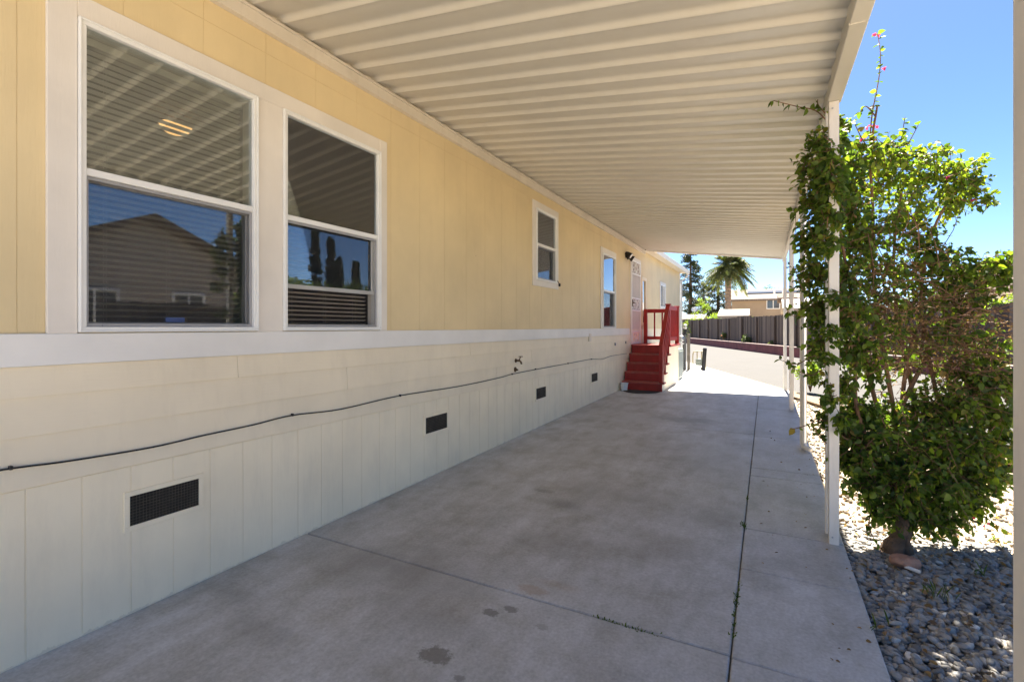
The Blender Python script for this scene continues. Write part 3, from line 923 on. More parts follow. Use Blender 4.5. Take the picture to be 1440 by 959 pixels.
# ================================================================== RED STAIRS
ST0 = 10.93; RUN = .21; LZ = 1.075
st = thing('porch_stairs', 'red painted wooden stairs and landing with railings at the front door', 'stairs', (-2.5, 11.5, .08))
z0 = gz(ST0); rise = (LZ - z0)/5
XL, XR = WX+.03, -2.06
def ty(k): return ST0 + RUN*k
for k in range(5):
    zt = z0 + rise*(k+1)
    m = MB(); m.box(XL, XR-.001, ty(k), ty(k)+.022, z0+rise*k+(0 if k == 0 else .001), zt-.036)
    m.build('riser', M['red'], st, .002)
    if k < 4:
        m = MB()
        m.box(XL-.0, XR+.045, ty(k)-.028, ty(k)+RUN*.5, zt-.035, zt)
        m.box(XL-.0, XR+.045, ty(k)+RUN*.5+.005, ty(k)+RUN+.005, zt-.035, zt)
        m.build('tread', M['redtread'], st, .004)
LY0, LY1 = ty(4), 13.12
m = MB(); yy = LY0-.028
while yy < LY1-.01:
    m.box(XL, XR+.045, yy, min(yy+.135, LY1), LZ-.035, LZ); yy += .141
m.build('landing_deck', M['red'], st, .004)
m = MB()   # cream closed side under the treads
poly = [(ST0+.024, z0), (LY1-.02, z0), (LY1-.02, LZ-.037)]
poly += [(ty(4)+.024, LZ-.037)]
for k in (3,2,1,0):
    zt = z0+rise*(k+1)-.037
    poly += [(ty(k+1)+.024, zt), (ty(k)+.024, zt)]
# remove duplicate last ordering: walk from top to bottom
m.prism(poly, lambda y, z: (XR-.02, y, z), lambda y, z: (XR, y, z))
m.box(XL, XR-.021, LY1-.04, LY1-.02, z0, LZ-.037)
m.build('side_panel', M['cream'], st, .002)
def newel(x, y, za, zb, cap=True, s=.09):
    m = MB(); m.box(x-s/2, x+s/2, y-s/2, y+s/2, za, zb)
    p = m.build('newel_post', M['red'], st, .004)
    if cap:
        m = MB(); m.box(x-s/2-.018, x+s/2+.018, y-s/2-.018, y+s/2+.018, zb+.001, zb+.03)
        m.build('post_cap', M['red'], p, .004)
NX = XR-.03
NT = CAMH+.515
newel(NX, LY0+.05, LZ, NT); newel(NX, LY1-.06, LZ, NT); newel(XL+.05, LY1-.06, LZ, NT-.04, False)
newel(NX, ST0+.04, z0+rise, z0+rise+.83, False, .085)
def rail(p0, p1, w, h, name='hand_rail'):
    m = MB(); m.beam(p0, p1, w, h); m.build(name, M['red'], st, .004)
ya, yb = LY0+.096, LY1-.106
rail((NX, ya, NT-.05), (NX, yb, NT-.05), .045, .10); rail((NX, ya, LZ+.14), (NX, yb, LZ+.14), .04, .085)
n = 8
for k in range(n):
    yy = ya + (yb-ya)*(k+.5)/n
    m = MB(); m.box(NX-.016, NX+.016, yy-.02, yy+.02, LZ+.183, NT-.101); m.build('baluster', M['red'], st, .002)
xa, xb = XL+.096, NX-.046
rail((xa, LY1-.06, NT-.09), (xb, LY1-.06, NT-.09), .045, .10); rail((xa, LY1-.06, LZ+.14), (xb, LY1-.06, LZ+.14), .04, .085)
for k in range(3):
    xx = xa + (xb-xa)*(k+.95)/3.6
    m = MB(); m.box(xx-.018, xx+.018, LY1-.076, LY1-.044, LZ+.183, NT-.141); m.build('baluster', M['red'], st, .002)
# sloping rails
b0 = Vector((NX, ST0+.04, z0+rise+.80)); b1 = Vector((NX, LY0+.03, NT-.03))
rail(b0+Vector((.0,-.03,.0)), b1+Vector((0,-.03,0)), .09, .05)
for dz in (-.16, -.36, -.56):
    rail(b0+Vector((.03,.04,dz)), b1+Vector((.03,-.03,dz)), .035, .05, 'stair_rail')

# ================================================================== SMALL THINGS ON / BY THE WALL
wire = [(0,659.5),(95,647),(211,628),(281,612),(352,597),(408,583.5),(476,575),(560,556),(640,543.5),(700,531),(718,526),(751,519.5),(797,511),(830,505),(845,505),(858,500.5),(880,497)]
pts = []
for (a_, b_) in wire: pts.append((WX+.024, wy(a_), wz(a_, b_)))
pts = [(WX+.024, pts[0][1]-.25*k, pts[0][2]-.012*k*.25) for k in range(16, 0, -1)] + pts
# smooth
def smooth_path(p, n=6):
    out = []
    P = [Vector(q) for q in p]
    for i in range(len(P)-1):
        p0 = P[max(i-1,0)]; p1 = P[i]; p2 = P[i+1]; p3 = P[min(i+2, len(P)-1)]
        for k in range(n):
            t = k/n
            out.append(.5*((2*p1)+(p2-p0)*t+(2*p0-5*p1+4*p2-p3)*t*t+(3*p1-p0-3*p2+p3)*t**3))
    out.append(P[-1]); return out
cab = thing('cable', 'thin black cable clipped along the cream siding above the skirting', 'cable', (WX, 3, CAMH-.5))
m = MB(); m.tube(smooth_path(pts), .0045, 6); m.build('wire', M['black'], cab, smooth=True)
for (a_, b_) in [(12,657),(408,583),(560,556),(718,526),(751,519),(797,511),(830,505)]:
    yy, zz = wy(a_), wz(a_, b_)
    m = MB(); m.box(WX+.012, WX+.033, yy-.006, yy+.006, zz-.008, zz+.010); m.build('cable_clip', M['black'], cab, .002)

yy, zz = wy(724), wz(724, 507)
hb = thing('hose_tap', 'small brass hose tap on the cream wall above the black cable', 'tap', (WX, yy, zz))
m = MB(); m.lathe((WX+.012, yy, zz), [(.028,0),(.028,.006),(.014,.01)], 14, 'x'); m.tube([(WX+.015,yy,zz),(WX+.07,yy,zz),(WX+.09,yy,zz-.015),(WX+.10,yy,zz-.045)], .013, 8)
m.tube([(WX+.06,yy,zz),(WX+.08,yy+.01,zz+.05)], .007, 8); m.build('tap_body', M['brass'], hb, smooth=True)
m = MB(); m.lathe((WX+.082, yy+.011, zz+.05), [(.03,0),(.03,.008)], 8); m.build('tap_handle', M['brass'], hb)
yy2, zz2 = wy(723.5), wz(723.5, 519.5)
o = MB(); o.lathe((WX+.010, yy2, zz2), [(.034,0),(.034,.006),(.026,.012),(.016,.012),(.016,.006)], 16, 'x'); o.tube([(WX+.015, yy2, zz2), (WX+.05, yy2, zz2-.004)], .012, 8)
tag(o.build('pipe_stub', M['brass'], None, smooth=False), 'short capped pipe in a round collar just below the hose tap', 'pipe')

def coverplate(px, py, s, label, nm='outlet_cover', mat='alum_white'):
    yy, zz = wy(px), wz(px, py)
    m = MB(); m.box(WX+.012, WX+.03, yy-s/2, yy+s/2, zz-s*.6, zz+s*.6)
    o = m.build(nm, M[mat], None, .003)
    tag(o, label, 'outlet cover')
coverplate(828, 474.5, .12, 'pale rectangular outlet cover under the white band beneath the tall window')
coverplate(864, 484, .05, 'tiny round grey knob on lap siding left of the stairs', 'wall_knob', 'screen_grey')
coverplate(879, 481.5, .05, 'tiny round grey knob on lap siding nearest the door', 'wall_knob', 'screen_grey')

# cable stub below the small window
yy, zz = wy(784), wz(784, 400)
m = MB(); m.tube([(WX+.022, yy-.12, zz+.09), (WX+.03, yy-.06, zz+.04), (WX+.035, yy, zz-.0)], .006, 6); m.lathe((WX+.035, yy, zz-.035), [(.012,0),(.018,.01),(.018,.04),(.01,.05)], 10)
tag(m.build('cable_end', M['black'], None, smooth=True), 'short black cable end hanging at the corner of the small high window', 'cable')

# twin floodlight
yy, zz = wy(881), wz(881, 358)
yy = 11.35; 
fl = thing('security_light', 'black twin floodlight on yellow wall beside the top of the front door', 'light', (WX, yy, CAMH+1.66))
zz = CAMH+1.68
m = MB(); m.lathe((WX+.002, yy, zz), [(.055,0),(.055,.02),(.03,.03)], 16, 'x'); m.tube([(WX+.02,yy,zz),(WX+.07,yy+.09,zz-.0)], .012, 8); m.tube([(WX+.02,yy,zz),(WX+.07,yy-.07,zz+.02)], .012, 8)
m.tube([(WX+.04,yy,zz-.03),(WX+.06,yy,zz-.09)], .03, 10)
m.build('mount', M['black'], fl)
for dy, dz in ((-.08,.02),(.11,-.03)):
    m = MB(); p = Vector((WX+.07, yy+dy, zz+dz)); d = Vector((.75,.0 if dy<0 else .2,-.5)).normalized()
    m.tube([p-d*.06, p-d*.02, p+d*.05, p+d*.09], [.035,.052,.062,.07], 14)
    h = m.build('lamp_head', M['black'], fl)
    m = MB(); m.tube([p+d*.0905, p+d*.093], .06, 14); m.build('lens', M['white'], h)

# door mat, bucket
m = MB()
mx, my = -2.50, ST0-.035
poly = [(mx+.40*math.cos(a), my-.44*math.sin(a)) for a in [PI*k/20 for k in range(20, -1, -1)]]
poly = poly if True else poly
m.prism(poly, lambda x, y: (x, y, gz(y)+.002), lambda x, y: (x, y, gz(y)+.018))
tag(m.build('door_mat', M['rubber'], None, .004), 'black half round rubber mat at the foot of the red stairs', 'mat')
bk = thing('bucket', 'small white plastic bucket between the wall and lowest red step', 'bucket', (WX+.10, ST0-.16, gz(ST0)))
m = MB(); m.lathe((WX+.115, ST0-.16, gz(ST0)), [(.065,0),(.085,.16),(.09,.165),(.09,.175),(.08,.175),(.062,.01)], 18)
m.build('pail', M['white'], bk, smooth=False)
m = MB(); m.tube([(WX+.115+.09*math.cos(PI*k/10), ST0-.16-.03*math.sin(PI*k/10), gz(ST0)+.165-.07*math.sin(PI*k/10)) for k in range(11)], .003, 5)
m.build('handle', M['steel'], bk)

# AC condenser behind the landing
ac = thing('air_conditioner', 'grey green air conditioner cabinet standing behind the porch landing', 'air conditioner', (-2.5, 13.75, .1))
m = MB(); m.box(-2.92, -2.10, 13.35, 14.15, .10, .92); body = m.build('cabinet', M['acgrey'], ac, .03, seg=3)
m = MB()
for k in range(14): m.box(-2.099, -2.085, 13.42, 14.08, .18+.05*k, .205+.05*k)
m.build('louvre', M['acgrey'], ac, .003)
m = MB(); m.lathe((-2.5, 13.75, .921), [(.34,0),(.34,.02),(.3,.03)], 24); m.build('fan_guard', M['black'], ac)

# utility post with meter and lantern
up = thing('utility_post', 'pale wooden meter post with grey meter and little globe lantern past the landing', 'post', (-2.33, 16.8, .1))
m = MB(); m.box(-2.37, -2.28, 16.76, 16.85, .05, 1.28); m.build('timber', M['oldwood'], up, .004)
m = MB(); m.box(-2.50, -2.40, 16.72, 16.80, .1, .95); m.tube([(-2.42,16.72,.1),(-2.42,16.72,1.25)], .035, 10); m.build('conduit', M['greypipe'], up, .004)
m = MB(); m.lathe((-2.53, 16.70, 1.12), [(.0,-.1),(.08,-.09),(.10,-.05),(.10,.05),(.08,.09),(.01,.1)], 16); m.build('meter', M['steel'], up, smooth=True)
m = MB(); m.tube([(-2.42,16.72,1.251),(-2.42,16.72,1.42)], .05, 10); m.tube([(-2.42,16.72,1.56),(-2.42,16.72,1.60)], [.09,.02], 10)
for k in range(4): m.tube([(-2.42+.075*math.cos(k*PI/2), 16.72+.075*math.sin(k*PI/2), 1.42), (-2.42+.075*math.cos(k*PI/2), 16.72+.075*math.sin(k*PI/2), 1.57)], .006, 5)
m.build('lantern_frame', M['black'], up)
m = MB(); m.lathe((-2.42, 16.72, 1.49), [(.01,-.065),(.05,-.045),(.064,0),(.05,.045),(.01,.065)], 14); m.build('globe', M['white'], up, smooth=True)

# gas meter
gm = thing('gas_meter', 'grey gas meter with yellowish pipes between meter post and black bollard', 'gas meter', (-2.1, 17.3, .1))
m = MB(); m.box(-2.16, -1.94, 17.2, 17.38, .22, .44); m.lathe((-2.05, 17.19, .33), [(.07,0),(.07,.01)], 14); m.build('meter_body', M['acgrey'], gm, .02, seg=3)
m = MB()
m.tube(smooth_path([(-2.25,17.28,.1),(-2.25,17.28,.60),(-2.15,17.28,.68),(-1.95,17.28,.68),(-1.86,17.28,.60),(-1.86,17.28,.1)], 4), .018, 8)
m.tube([(-2.12,17.28,.44),(-2.12,17.28,.67)], .018, 8); m.tube([(-1.98,17.28,.44),(-1.98,17.28,.67)], .018, 8); m.tube([(-2.25,17.28,.18),(-2.0,17.28,.18),(-2.0,17.28,.1)], .016, 8)
m.build('pipes', paint('yellow_pipe', (.5,.42,.25), .5, .1, 4, bdist=0), gm, smooth=True)

# leaning black bollard
b_ = thing('bollard', 'leaning black pipe bollard at the edge of the sunlit driveway', 'bollard', (-1.87, 17.0, .1))
m = MB(); m.tube([(-1.90,17.0,.08),(-1.845,17.0,.80)], .062, 16); m.build('pipe', M['black'], b_, smooth=False)
m = MB(); m.tube([(-1.845,17.0,.801),(-1.843,17.0,.83)], [.066,.05], 16); m.build('cap', M['screen_grey'], b_)

# ================================================================== FENCE AND RETAINING WALL
fe = thing('board_fence', 'weathered dark grey board fence behind the street above a red wall', 'fence', (FP.x, FP.y, .1))
m = MB(); t = -12.0
rf = random.Random(5)
ang = math.atan2(FD.x, FD.y)
while t < 36:
    p = FP + FD*t; w = .138
    h = 2.13 + .02*rf.uniform(-1,1) + (.06 if int((t+12)/2.4) % 3 == 0 else 0)
    q0 = p; q1 = p + FD*w; th = FN*.02
    dep = FN*rf.uniform(-.004,.004)
    poly = [q0+dep, q1+dep, q1+th+dep, q0+th+dep]
    m.add([(v.x,v.y,.45) for v in poly] + [(v.x,v.y,h) for v in poly], [(0,3,2,1),(4,5,6,7),(0,1,5,4),(1,2,6,5),(2,3,7,6),(3,0,4,7)])
    t += w + .006
m.build('boards', M['fence'], fe)
m = MB()
for z in (.8, 1.75):
    a_ = FP + FD*-12 + FN*.05; b2 = FP + FD*36 + FN*.05
    m.beam((a_.x,a_.y,z), (b2.x,b2.y,z), .04, .09)
m.build('back_rails', M['fence'], fe)
t = -11.0
while t < 36:
    p = FP + FD*t - FN*.047
    m = MB(); m.beam((p.x,p.y,.46), (p.x,p.y,2.05), .09, .09, up=tuple(FD)); m.build('fence_post', M['fence'], fe); t += 2.44
rw = thing('retaining_wall', 'low dark red retaining wall with pinkish coping along the street', 'wall', (FP.x-.5, FP.y, .1))
def prismstrip(a, b, t0, t1, z0, z1):
    m = MB(); q = [FP+FN*a+FD*t0, FP+FN*b+FD*t0, FP+FN*b+FD*t1, FP+FN*a+FD*t1]
    m.prism([(v.x,v.y) for v in q], lambda x,y: (x,y,z0), lambda x,y: (x,y,z1)); return m
prismstrip(-.28-.25, -.30, -12, 36, .0, .50).build('block_wall', M['wallred'], rw, .01)
prismstrip(-.55, -.28, -12, 36, .502, .56).build('coping', M['wallcap'], rw, .01)
tag(prismstrip(-.29, -.001, -12, 36, .1, .48).build('planter_soil', M['verge']), kind='structure')

def small_plant(name, label, cat, p, r, h, mat, n, seed, lw=.06, flower=None, group=None, nf=14):
    rng = np.random.default_rng(seed)
    t = thing(name, label, cat, tuple(p), group)
    cl = []
    for k in range(7):
        a = rng.random()*2*PI; rr = r*rng.uniform(.1,.6)
        cl.append(((p[0]+rr*math.cos(a), p[1]+rr*math.sin(a), p[2]+h*rng.uniform(.35,.8)), (r*.45, r*.45, h*.28), n/7))
    P, D = cloud_points(cl, rng, 1)
    L = rng.uniform(.7,1.3,len(P))*lw
    m = MB()
    for c, rr, _ in cl: m.tube([p, tuple(c)], [.012, .004], 5)
    m.build('stem', M['twig'], t)
    leaf_mesh('foliage', P, D, L, L*.55, mat, t, rng)
    if flower:
        i = rng.choice(len(P), nf); P2 = np.repeat(P[i] + (P[i]-np.array([p[0],p[1],p[2]+h*.4]))*.15, 5, 0)
        D2 = rng.normal(size=P2.shape); D2[:,2] = abs(D2[:,2])
        leaf_mesh('blossom', P2, D2, np.full(len(P2), lw*.8), np.full(len(P2), lw*.6), flower, t, rng)
    return t
def on_wall(t): 
    p = FP + FD*t - FN*.14; return (p.x, p.y, .48)
small_plant('rose_bush', 'little plant with coral flowers on the red wall nearest the home', 'plant', on_wall(21.5), .30, .62, M['farleaf'], 300, 21, .08, M['redflower'], nf=8)
small_plant('low_shrub', 'dark green low shrub on top of the red wall by the fence', 'shrub', on_wall(17.0), .42, .55, M['farleaf'], 420, 22, .08)
small_plant('low_shrub', 'tiny tuft of grey green leaves on the red wall right of the dark shrub', 'shrub', on_wall(13.5), .25, .3, M['olive'], 160, 23, .07)
small_plant('round_shrub', 'sunlit yellow green round shrub beyond the carport posts', 'shrub', (.80, 12.35, .1), .33, .66, M['lime'], 2600, 24, .05)
small_plant('flowering_shrub', 'lime green shrub with magenta flowers glimpsed right of the big bougainvillea', 'shrub', (2.62, 6.55, .04), .55, 1.62, M['lime'], 2600, 25, .06, M['petal'], nf=40)
small_plant('flowering_shrub', 'low green plant with crimson flowers on gravel right of the bougainvillea trunk', 'shrub', (2.0, 5.1, .03), .30, .75, M['leaf'], 500, 26, .05, M['redflower'], nf=18)

# ================================================================== BOUGAINVILLEA
bg = thing('bougainvillea', 'tall tangled green bougainvillea climbing the nearest carport post', 'bush', tuple(pt(1265, 776, 3.24)))
rng = np.random.default_rng(11)
base = pt(1265, 780, 3.26)
m = MB()
b0_, b1_, b2_, b3_ = base+Vector((-.045,0,-.06)), base+Vector((-.03,.0,.03)), base+Vector((.005,.02,.13)), base+Vector((.03,.03,.24))
m.tube(smooth_path([b0_, b1_, b2_, b3_, pt(1290,640,3.5)], 4), [.105,.092,.080,.070,.062,.057,.053,.050,.047,.044,.041,.038,.035,.032,.030,.028,.026], 10)
m.tube(smooth_path([base+Vector((-.07,.01,-.04)), base+Vector((-.05,.01,.06)), base+Vector((.01,.0,.17)), pt(1248,650,3.45)], 4), [.055,.052,.048,.044,.041,.038,.036,.034,.031,.028,.025,.022,.020], 9)
m.tube(smooth_path([base+Vector((.05,.02,-.05)), base+Vector((.035,.02,.05)), base+Vector((.05,.05,.16)), pt(1320,660,3.55)], 4), [.06,.055,.05,.045,.041,.038,.036,.034,.031,.028,.025,.022,.020], 9)
m.build('trunk', M['bark'], bg, smooth=True)

# (px, py, depth, radius px, leaf count, dryness)
CL = [
 # up the post
 (1178,180,3.55,16,110,0),(1165,205,3.5,26,260,0),(1150,240,3.5,30,330,0),(1185,240,3.6,34,420,0),(1152,285,3.5,34,360,.05),(1190,290,3.65,36,420,.1),
 (1148,335,3.55,32,330,.05),(1190,340,3.7,34,360,.15),(1146,385,3.6,30,300,.05),(1192,390,3.6,32,320,.2),(1150,435,3.6,30,290,.05),(1192,440,3.45,32,330,.1),
 (1163,490,3.6,28,250,.05),(1205,490,3.45,28,260,.15),(1182,540,3.5,24,210,.05),(1172,590,3.5,22,190,0),(1196,600,3.5,26,240,0),(1186,645,3.5,20,150,0),
 (1166,232,3.22,20,150,0),(1172,262,3.22,20,130,.1),(1158,345,3.22,18,90,0),(1168,305,3.22,18,110,0),(1172,468,3.24,14,60,0),(1165,205,3.24,14,60,0),(1178,420,3.24,14,50,0),(1160,505,3.24,12,50,0),(1172,560,3.22,14,60,0),(1185,590,3.25,13,50,0),
 # sunlit top
 (1225,215,3.6,30,340,0),(1262,222,3.7,34,420,0),(1298,232,3.75,34,400,0),(1330,248,3.75,30,330,0),(1362,262,3.7,26,240,0),(1380,240,3.65,18,110,0),(1385,280,3.65,15,90,0),
 (1240,262,3.8,42,560,0),(1290,275,3.9,40,500,0),(1335,285,3.85,32,340,0),(1265,305,3.8,32,300,.15),
 # thinning middle with twigs
 (1230,330,3.7,36,260,.3),(1285,330,3.8,32,170,.3),(1240,380,3.7,38,260,.4),(1290,375,3.8,34,240,.2),(1325,370,3.75,30,210,.1),(1350,400,3.7,30,230,.1),(1385,378,3.6,20,110,0),(1412,370,3.6,18,90,0),(1408,395,3.6,16,60,.1),
 (1230,430,3.65,38,260,.5),(1280,425,3.75,38,260,.4),(1330,430,3.7,36,260,.4),(1375,430,3.65,26,170,.4),
 (1240,475,3.6,34,200,.7),(1290,480,3.7,36,240,.7),(1345,475,3.6,36,240,.75),(1385,490,3.6,32,260,.3),
 (1225,520,3.6,26,110,.4),(1275,520,3.8,28,60,.6),(1330,520,3.6,34,260,.6),(1380,540,3.5,34,360,.1),(1415,540,3.5,20,170,0),
 # dense foot
 (1215,580,3.5,28,280,.05),(1255,585,3.6,30,230,.1),(1300,575,3.6,34,340,.1),(1345,575,3.5,36,430,.1),(1395,585,3.5,32,360,0),
 (1215,630,3.4,34,420,0),(1262,630,3.4,40,560,.02),(1315,630,3.4,42,620,.02),(1365,630,3.4,40,540,0),(1405,630,3.5,24,230,0),
 (1222,678,3.35,28,300,0),(1265,680,3.3,38,500,0),(1315,685,3.3,40,560,0),(1362,678,3.35,36,430,0),(1400,670,3.4,22,170,0),
 (1245,715,3.3,26,220,0),(1290,722,3.3,28,250,0),(1330,725,3.3,24,180,0),(1365,712,3.35,20,110,0)]
LP, LD, LL = [], [], []; DP, DD = [], []; YP, YD, YL = [], [], []
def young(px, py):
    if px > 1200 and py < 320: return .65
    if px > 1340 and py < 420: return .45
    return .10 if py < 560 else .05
stems = MB(); twigs = MB()
for (px, py, d, rp, n, dry) in CL:
    c = pt(px, py, d); r = rp*d/F
    n_tw = max(4, int(n*(1.4 if py > 560 else (.62 if py < 320 and px > 1205 else (1.75 if px > 1205 else 1.3)))/8))
    for k in range(n_tw):
        dv = Vector(rng.normal(size=3)); dv.normalize()
        s = c + Vector(rng.normal(size=3))*r*.35
        e = c + dv*r*rng.uniform(.75,1.35) + Vector((0,0,-.01))
        mid = (s+e)/2 + Vector(rng.normal(size=3))*.02 + Vector((0,0,.02))
        isdry = rng.random() < dry
        twigs.tube([s, mid, e], [.0028,.0022,.0012], 3, caps=False)
        nl = 8 if not isdry else 4
        for j in range(nl):
            t = (j+.5)/nl
            p = s*(1-t)**2 + mid*2*t*(1-t) + e*t*t
            ax = (e-s).normalized()
            dd = Vector(rng.normal(size=3)); dd = (dd - ax*dd.dot(ax)).normalized()*.9 + ax*.5 + Vector((0,0,-.15))
            if isdry: DP.append(p); DD.append(dd + Vector((0,0,-.6)))
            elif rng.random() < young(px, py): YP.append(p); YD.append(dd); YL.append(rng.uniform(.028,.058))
            else: LP.append(p); LD.append(dd); LL.append(rng.uniform(.028,.058))
# main limbs up through the plant
limbs = [[(1265,690,3.45),(1240,600,3.6),(1215,500,3.65),(1190,400,3.6),(1180,300,3.6),(1175,200,3.6)],
 [(1270,690,3.5),(1262,600,3.65),(1245,500,3.7),(1235,400,3.7),(1225,300,3.75),(1220,220,3.7),(1232,150,3.6)],
 [(1275,690,3.5),(1290,600,3.7),(1282,520,3.75),(1262,440,3.75),(1258,350,3.8),(1270,260,3.8)],
 [(1285,690,3.5),(1320,600,3.6),(1310,500,3.7),(1300,420,3.75),(1310,340,3.8),(1340,280,3.75),(1380,245,3.65)],
 [(1290,680,3.5),(1350,600,3.5),(1360,500,3.6),(1370,420,3.6),(1400,380,3.6)],
 [(1255,690,3.4),(1225,630,3.4),(1205,560,3.45),(1207,470,3.5),(1215,420,3.5)],
 [(1262,600,3.6),(1300,500,3.7),(1350,440,3.6),(1380,430,3.6)],
 [(1262,620,3.6),(1272,540,3.7),(1285,470,3.7),(1330,410,3.7)]]
for L_ in limbs:
    p = smooth_path([pt(*q) + Vector(rng.normal(size=3))*.015 for q in L_], 5)
    n = len(p); stems.tube(p, [.017*(1-.75*i/n)+.002 for i in range(n)], 6)
# brown dead runners in the middle
for k in range(160):
    px, py = rng.uniform(1215,1405), rng.normal(470, 46)
    s = pt(px, py, rng.uniform(3.4,3.7)); dv = Vector((rng.normal()*.25+.1, rng.normal()*.15, rng.normal()*.10-.05))
    e = s+dv; mid = (s+e)/2 + Vector((0,0,.04))
    twigs.tube([s, mid, e], [.0035,.003,.0015], 3, caps=False)
    for j in range(4):
        DP.append(mid+(e-mid)*rng.random()); DD.append(Vector(rng.normal(size=3)))
for k in range(60):
    px, py = rng.uniform(1170,1330), rng.uniform(300,470)
    s = pt(px, py, rng.uniform(3.5,3.8)); dv = Vector((rng.normal()*.12, rng.normal()*.1, rng.normal()*.22))
    twigs.tube([s, s+dv*.5+Vector((.02,0,0)), s+dv], [.004,.003,.0015], 3, caps=False)
# free shoots with spaced leaves
def shoot(path, step=.045, size=.05, flowers=0):
    p = smooth_path([pt(*q) for q in path], 8); n = len(p)
    stems.tube(p, [.0045*(1-.7*i/n)+.0008 for i in range(n)], 5)
    acc = 0
    for i in range(1, n):
        acc += (p[i]-p[i-1]).length
        if acc > step:
            acc = 0; ax = (p[i]-p[i-1]).normalized()
            for s_ in range(rng.integers(1,3)):
                dd = Vector(rng.normal(size=3)); dd = (dd-ax*dd.dot(ax)).normalized() + ax*.4 + Vector((0,0,-.2))
                LP.append(p[i]); LD.append(dd); LL.append(size*rng.uniform(.7,1.2))
            if flowers and rng.random() < flowers: FLW.append(p[i] + Vector(rng.normal(size=3))*.02)
FLW = []
shoot([(1222,220,3.7),(1226,165,3.65),(1236,110,3.6),(1238,75,3.6),(1234,48,3.6)], .035, .045, .45)
shoot([(1232,165,3.65),(1218,150,3.65),(1210,158,3.65)], .03, .045, .2)
shoot([(1178,190,3.5),(1150,158,3.5),(1120,150,3.45),(1088,142,3.4)], .035, .05)
shoot([(1175,175,3.5),(1152,150,3.5),(1150,140,3.5)], .03, .05)
shoot([(1180,520,3.5),(1150,500,3.5),(1120,512,3.45),(1095,505,3.4)], .045, .05)
shoot([(1190,540,3.5),(1160,520,3.5),(1140,528,3.45),(1112,516,3.45)], .045, .05)
shoot([(1190,600,3.5),(1160,590,3.5),(1128,600,3.45),(1112,604,3.4)], .05, .05)
shoot([(1190,640,3.5),(1165,625,3.5),(1150,610,3.45),(1140,590,3.45)], .05, .05)
shoot([(1140,420,3.6),(1125,400,3.55),(1118,375,3.55)], .04, .05)
shoot([(1300,232,3.7),(1320,215,3.7),(1335,205,3.7)], .03, .05); shoot([(1330,250,3.7),(1355,240,3.65),(1385,216,3.65)], .03, .05, .2)
shoot([(1350,280,3.7),(1380,290,3.65),(1394,275,3.6)], .03, .05); shoot([(1375,380,3.6),(1400,360,3.6),(1428,362,3.55)], .03, .055)
shoot([(1380,400,3.6),(1405,385,3.6),(1425,380,3.55)], .035, .055)
shoot([(1230,700,3.35),(1222,740,3.3),(1238,770,3.25)], .035, .045); shoot([(1300,720,3.3),(1310,750,3.25),(1330,765,3.2)], .035, .045)
shoot([(1350,700,3.3),(1390,730,3.3),(1412,745,3.3)], .035, .045, .4); shoot([(1340,720,3.3),(1360,742,3.3),(1372,750,3.3)], .035, .045, .4)
for k in range(90):   # ragged outline
    px, py, d, rp, n_, dry = CL[rng.integers(len(CL))]
    a = rng.uniform(0, 2*PI)
    if px < 1200: continue
    if py < 320: a = rng.uniform(PI*1.1, PI*2.05)
    shoot([(px, py, d), (px+rp*.8*math.cos(a), py+rp*.8*math.sin(a), d), (px+rp*1.5*math.cos(a), py+rp*1.6*math.sin(a)-4, d-.02)], .03, .05)
stems.build('limb', M['twig'], bg, smooth=True)
twigs.build('twig', M['twig'], bg)
P = np.array([v[:] for v in LP]); D = np.array([v[:] for v in LD]); L = np.array(LL)
leaf_mesh('foliage', P, D, L, L*.74, M['leaf'], bg, rng, .3, .15)
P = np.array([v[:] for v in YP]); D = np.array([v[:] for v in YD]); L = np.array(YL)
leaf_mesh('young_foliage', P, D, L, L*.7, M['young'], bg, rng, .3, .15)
P = np.array([v[:] for v in DP]); D = np.array([v[:] for v in DD]); L = rng.uniform(.015,.035,len(P))
leaf_mesh('dry_foliage', P, D, L, L*.5, M['dry'], bg, rng, .5)
FLW += [pt(1350,742,3.3), pt(1366,728,3.3), pt(1343,748,3.3), pt(1385,737,3.3), pt(1213,195,3.6), pt(1370,280,3.6)]
for f_ in FLW:
    P = np.repeat(np.array([f_[:]]), 3, 0); D = rng.normal(size=P.shape); L = np.full(3, .028)
    leaf_mesh('bract', P, D, L, L*.8, M['petal'], bg, rng)

# rock, pipe offcut and fallen bits by the trunk
import bmesh
def rock(name, label, p, s, mat, seed):
    rg = np.random.default_rng(seed); bm = bmesh.new(); bmesh.ops.create_icosphere(bm, subdivisions=3, radius=1)
    K = rg.normal(size=(9,3)); K /= np.linalg.norm(K, axis=1, keepdims=True)
    for v in bm.verts:
        n = np.array(v.co[:]); f = 1
        for q in K: f = min(f, .82/max(.3, n.dot(q)) if n.dot(q) > .6 else 1)
        v.co = Vector((n[0]*f*s[0], n[1]*f*s[1], n[2]*f*s[2]))
    me = bpy.data.meshes.new(name); bm.to_mesh(me); bm.free()
    o = link(name, me, mat, None, 0, False); o.location = p
    return tag(o, label, 'rock')
x, y_ = gpt(1272, 792)
rock('rock', 'reddish angular rock at the foot of the bougainvillea trunk', (x, y_, .025), (.085,.06,.045), M['rockred'], 4)
x, y_ = gpt(1230, 690+130)
o = MB(); q = pt(1283, 815, 3.0); o.tube([(q.x-.035, q.y+.01, .012), (q.x+.035, q.y-.02, .004)], .011, 10)
tag(o.build('pipe_offcut', M['post']), 'short white pipe offcut lying on the grey river stones', 'pipe')
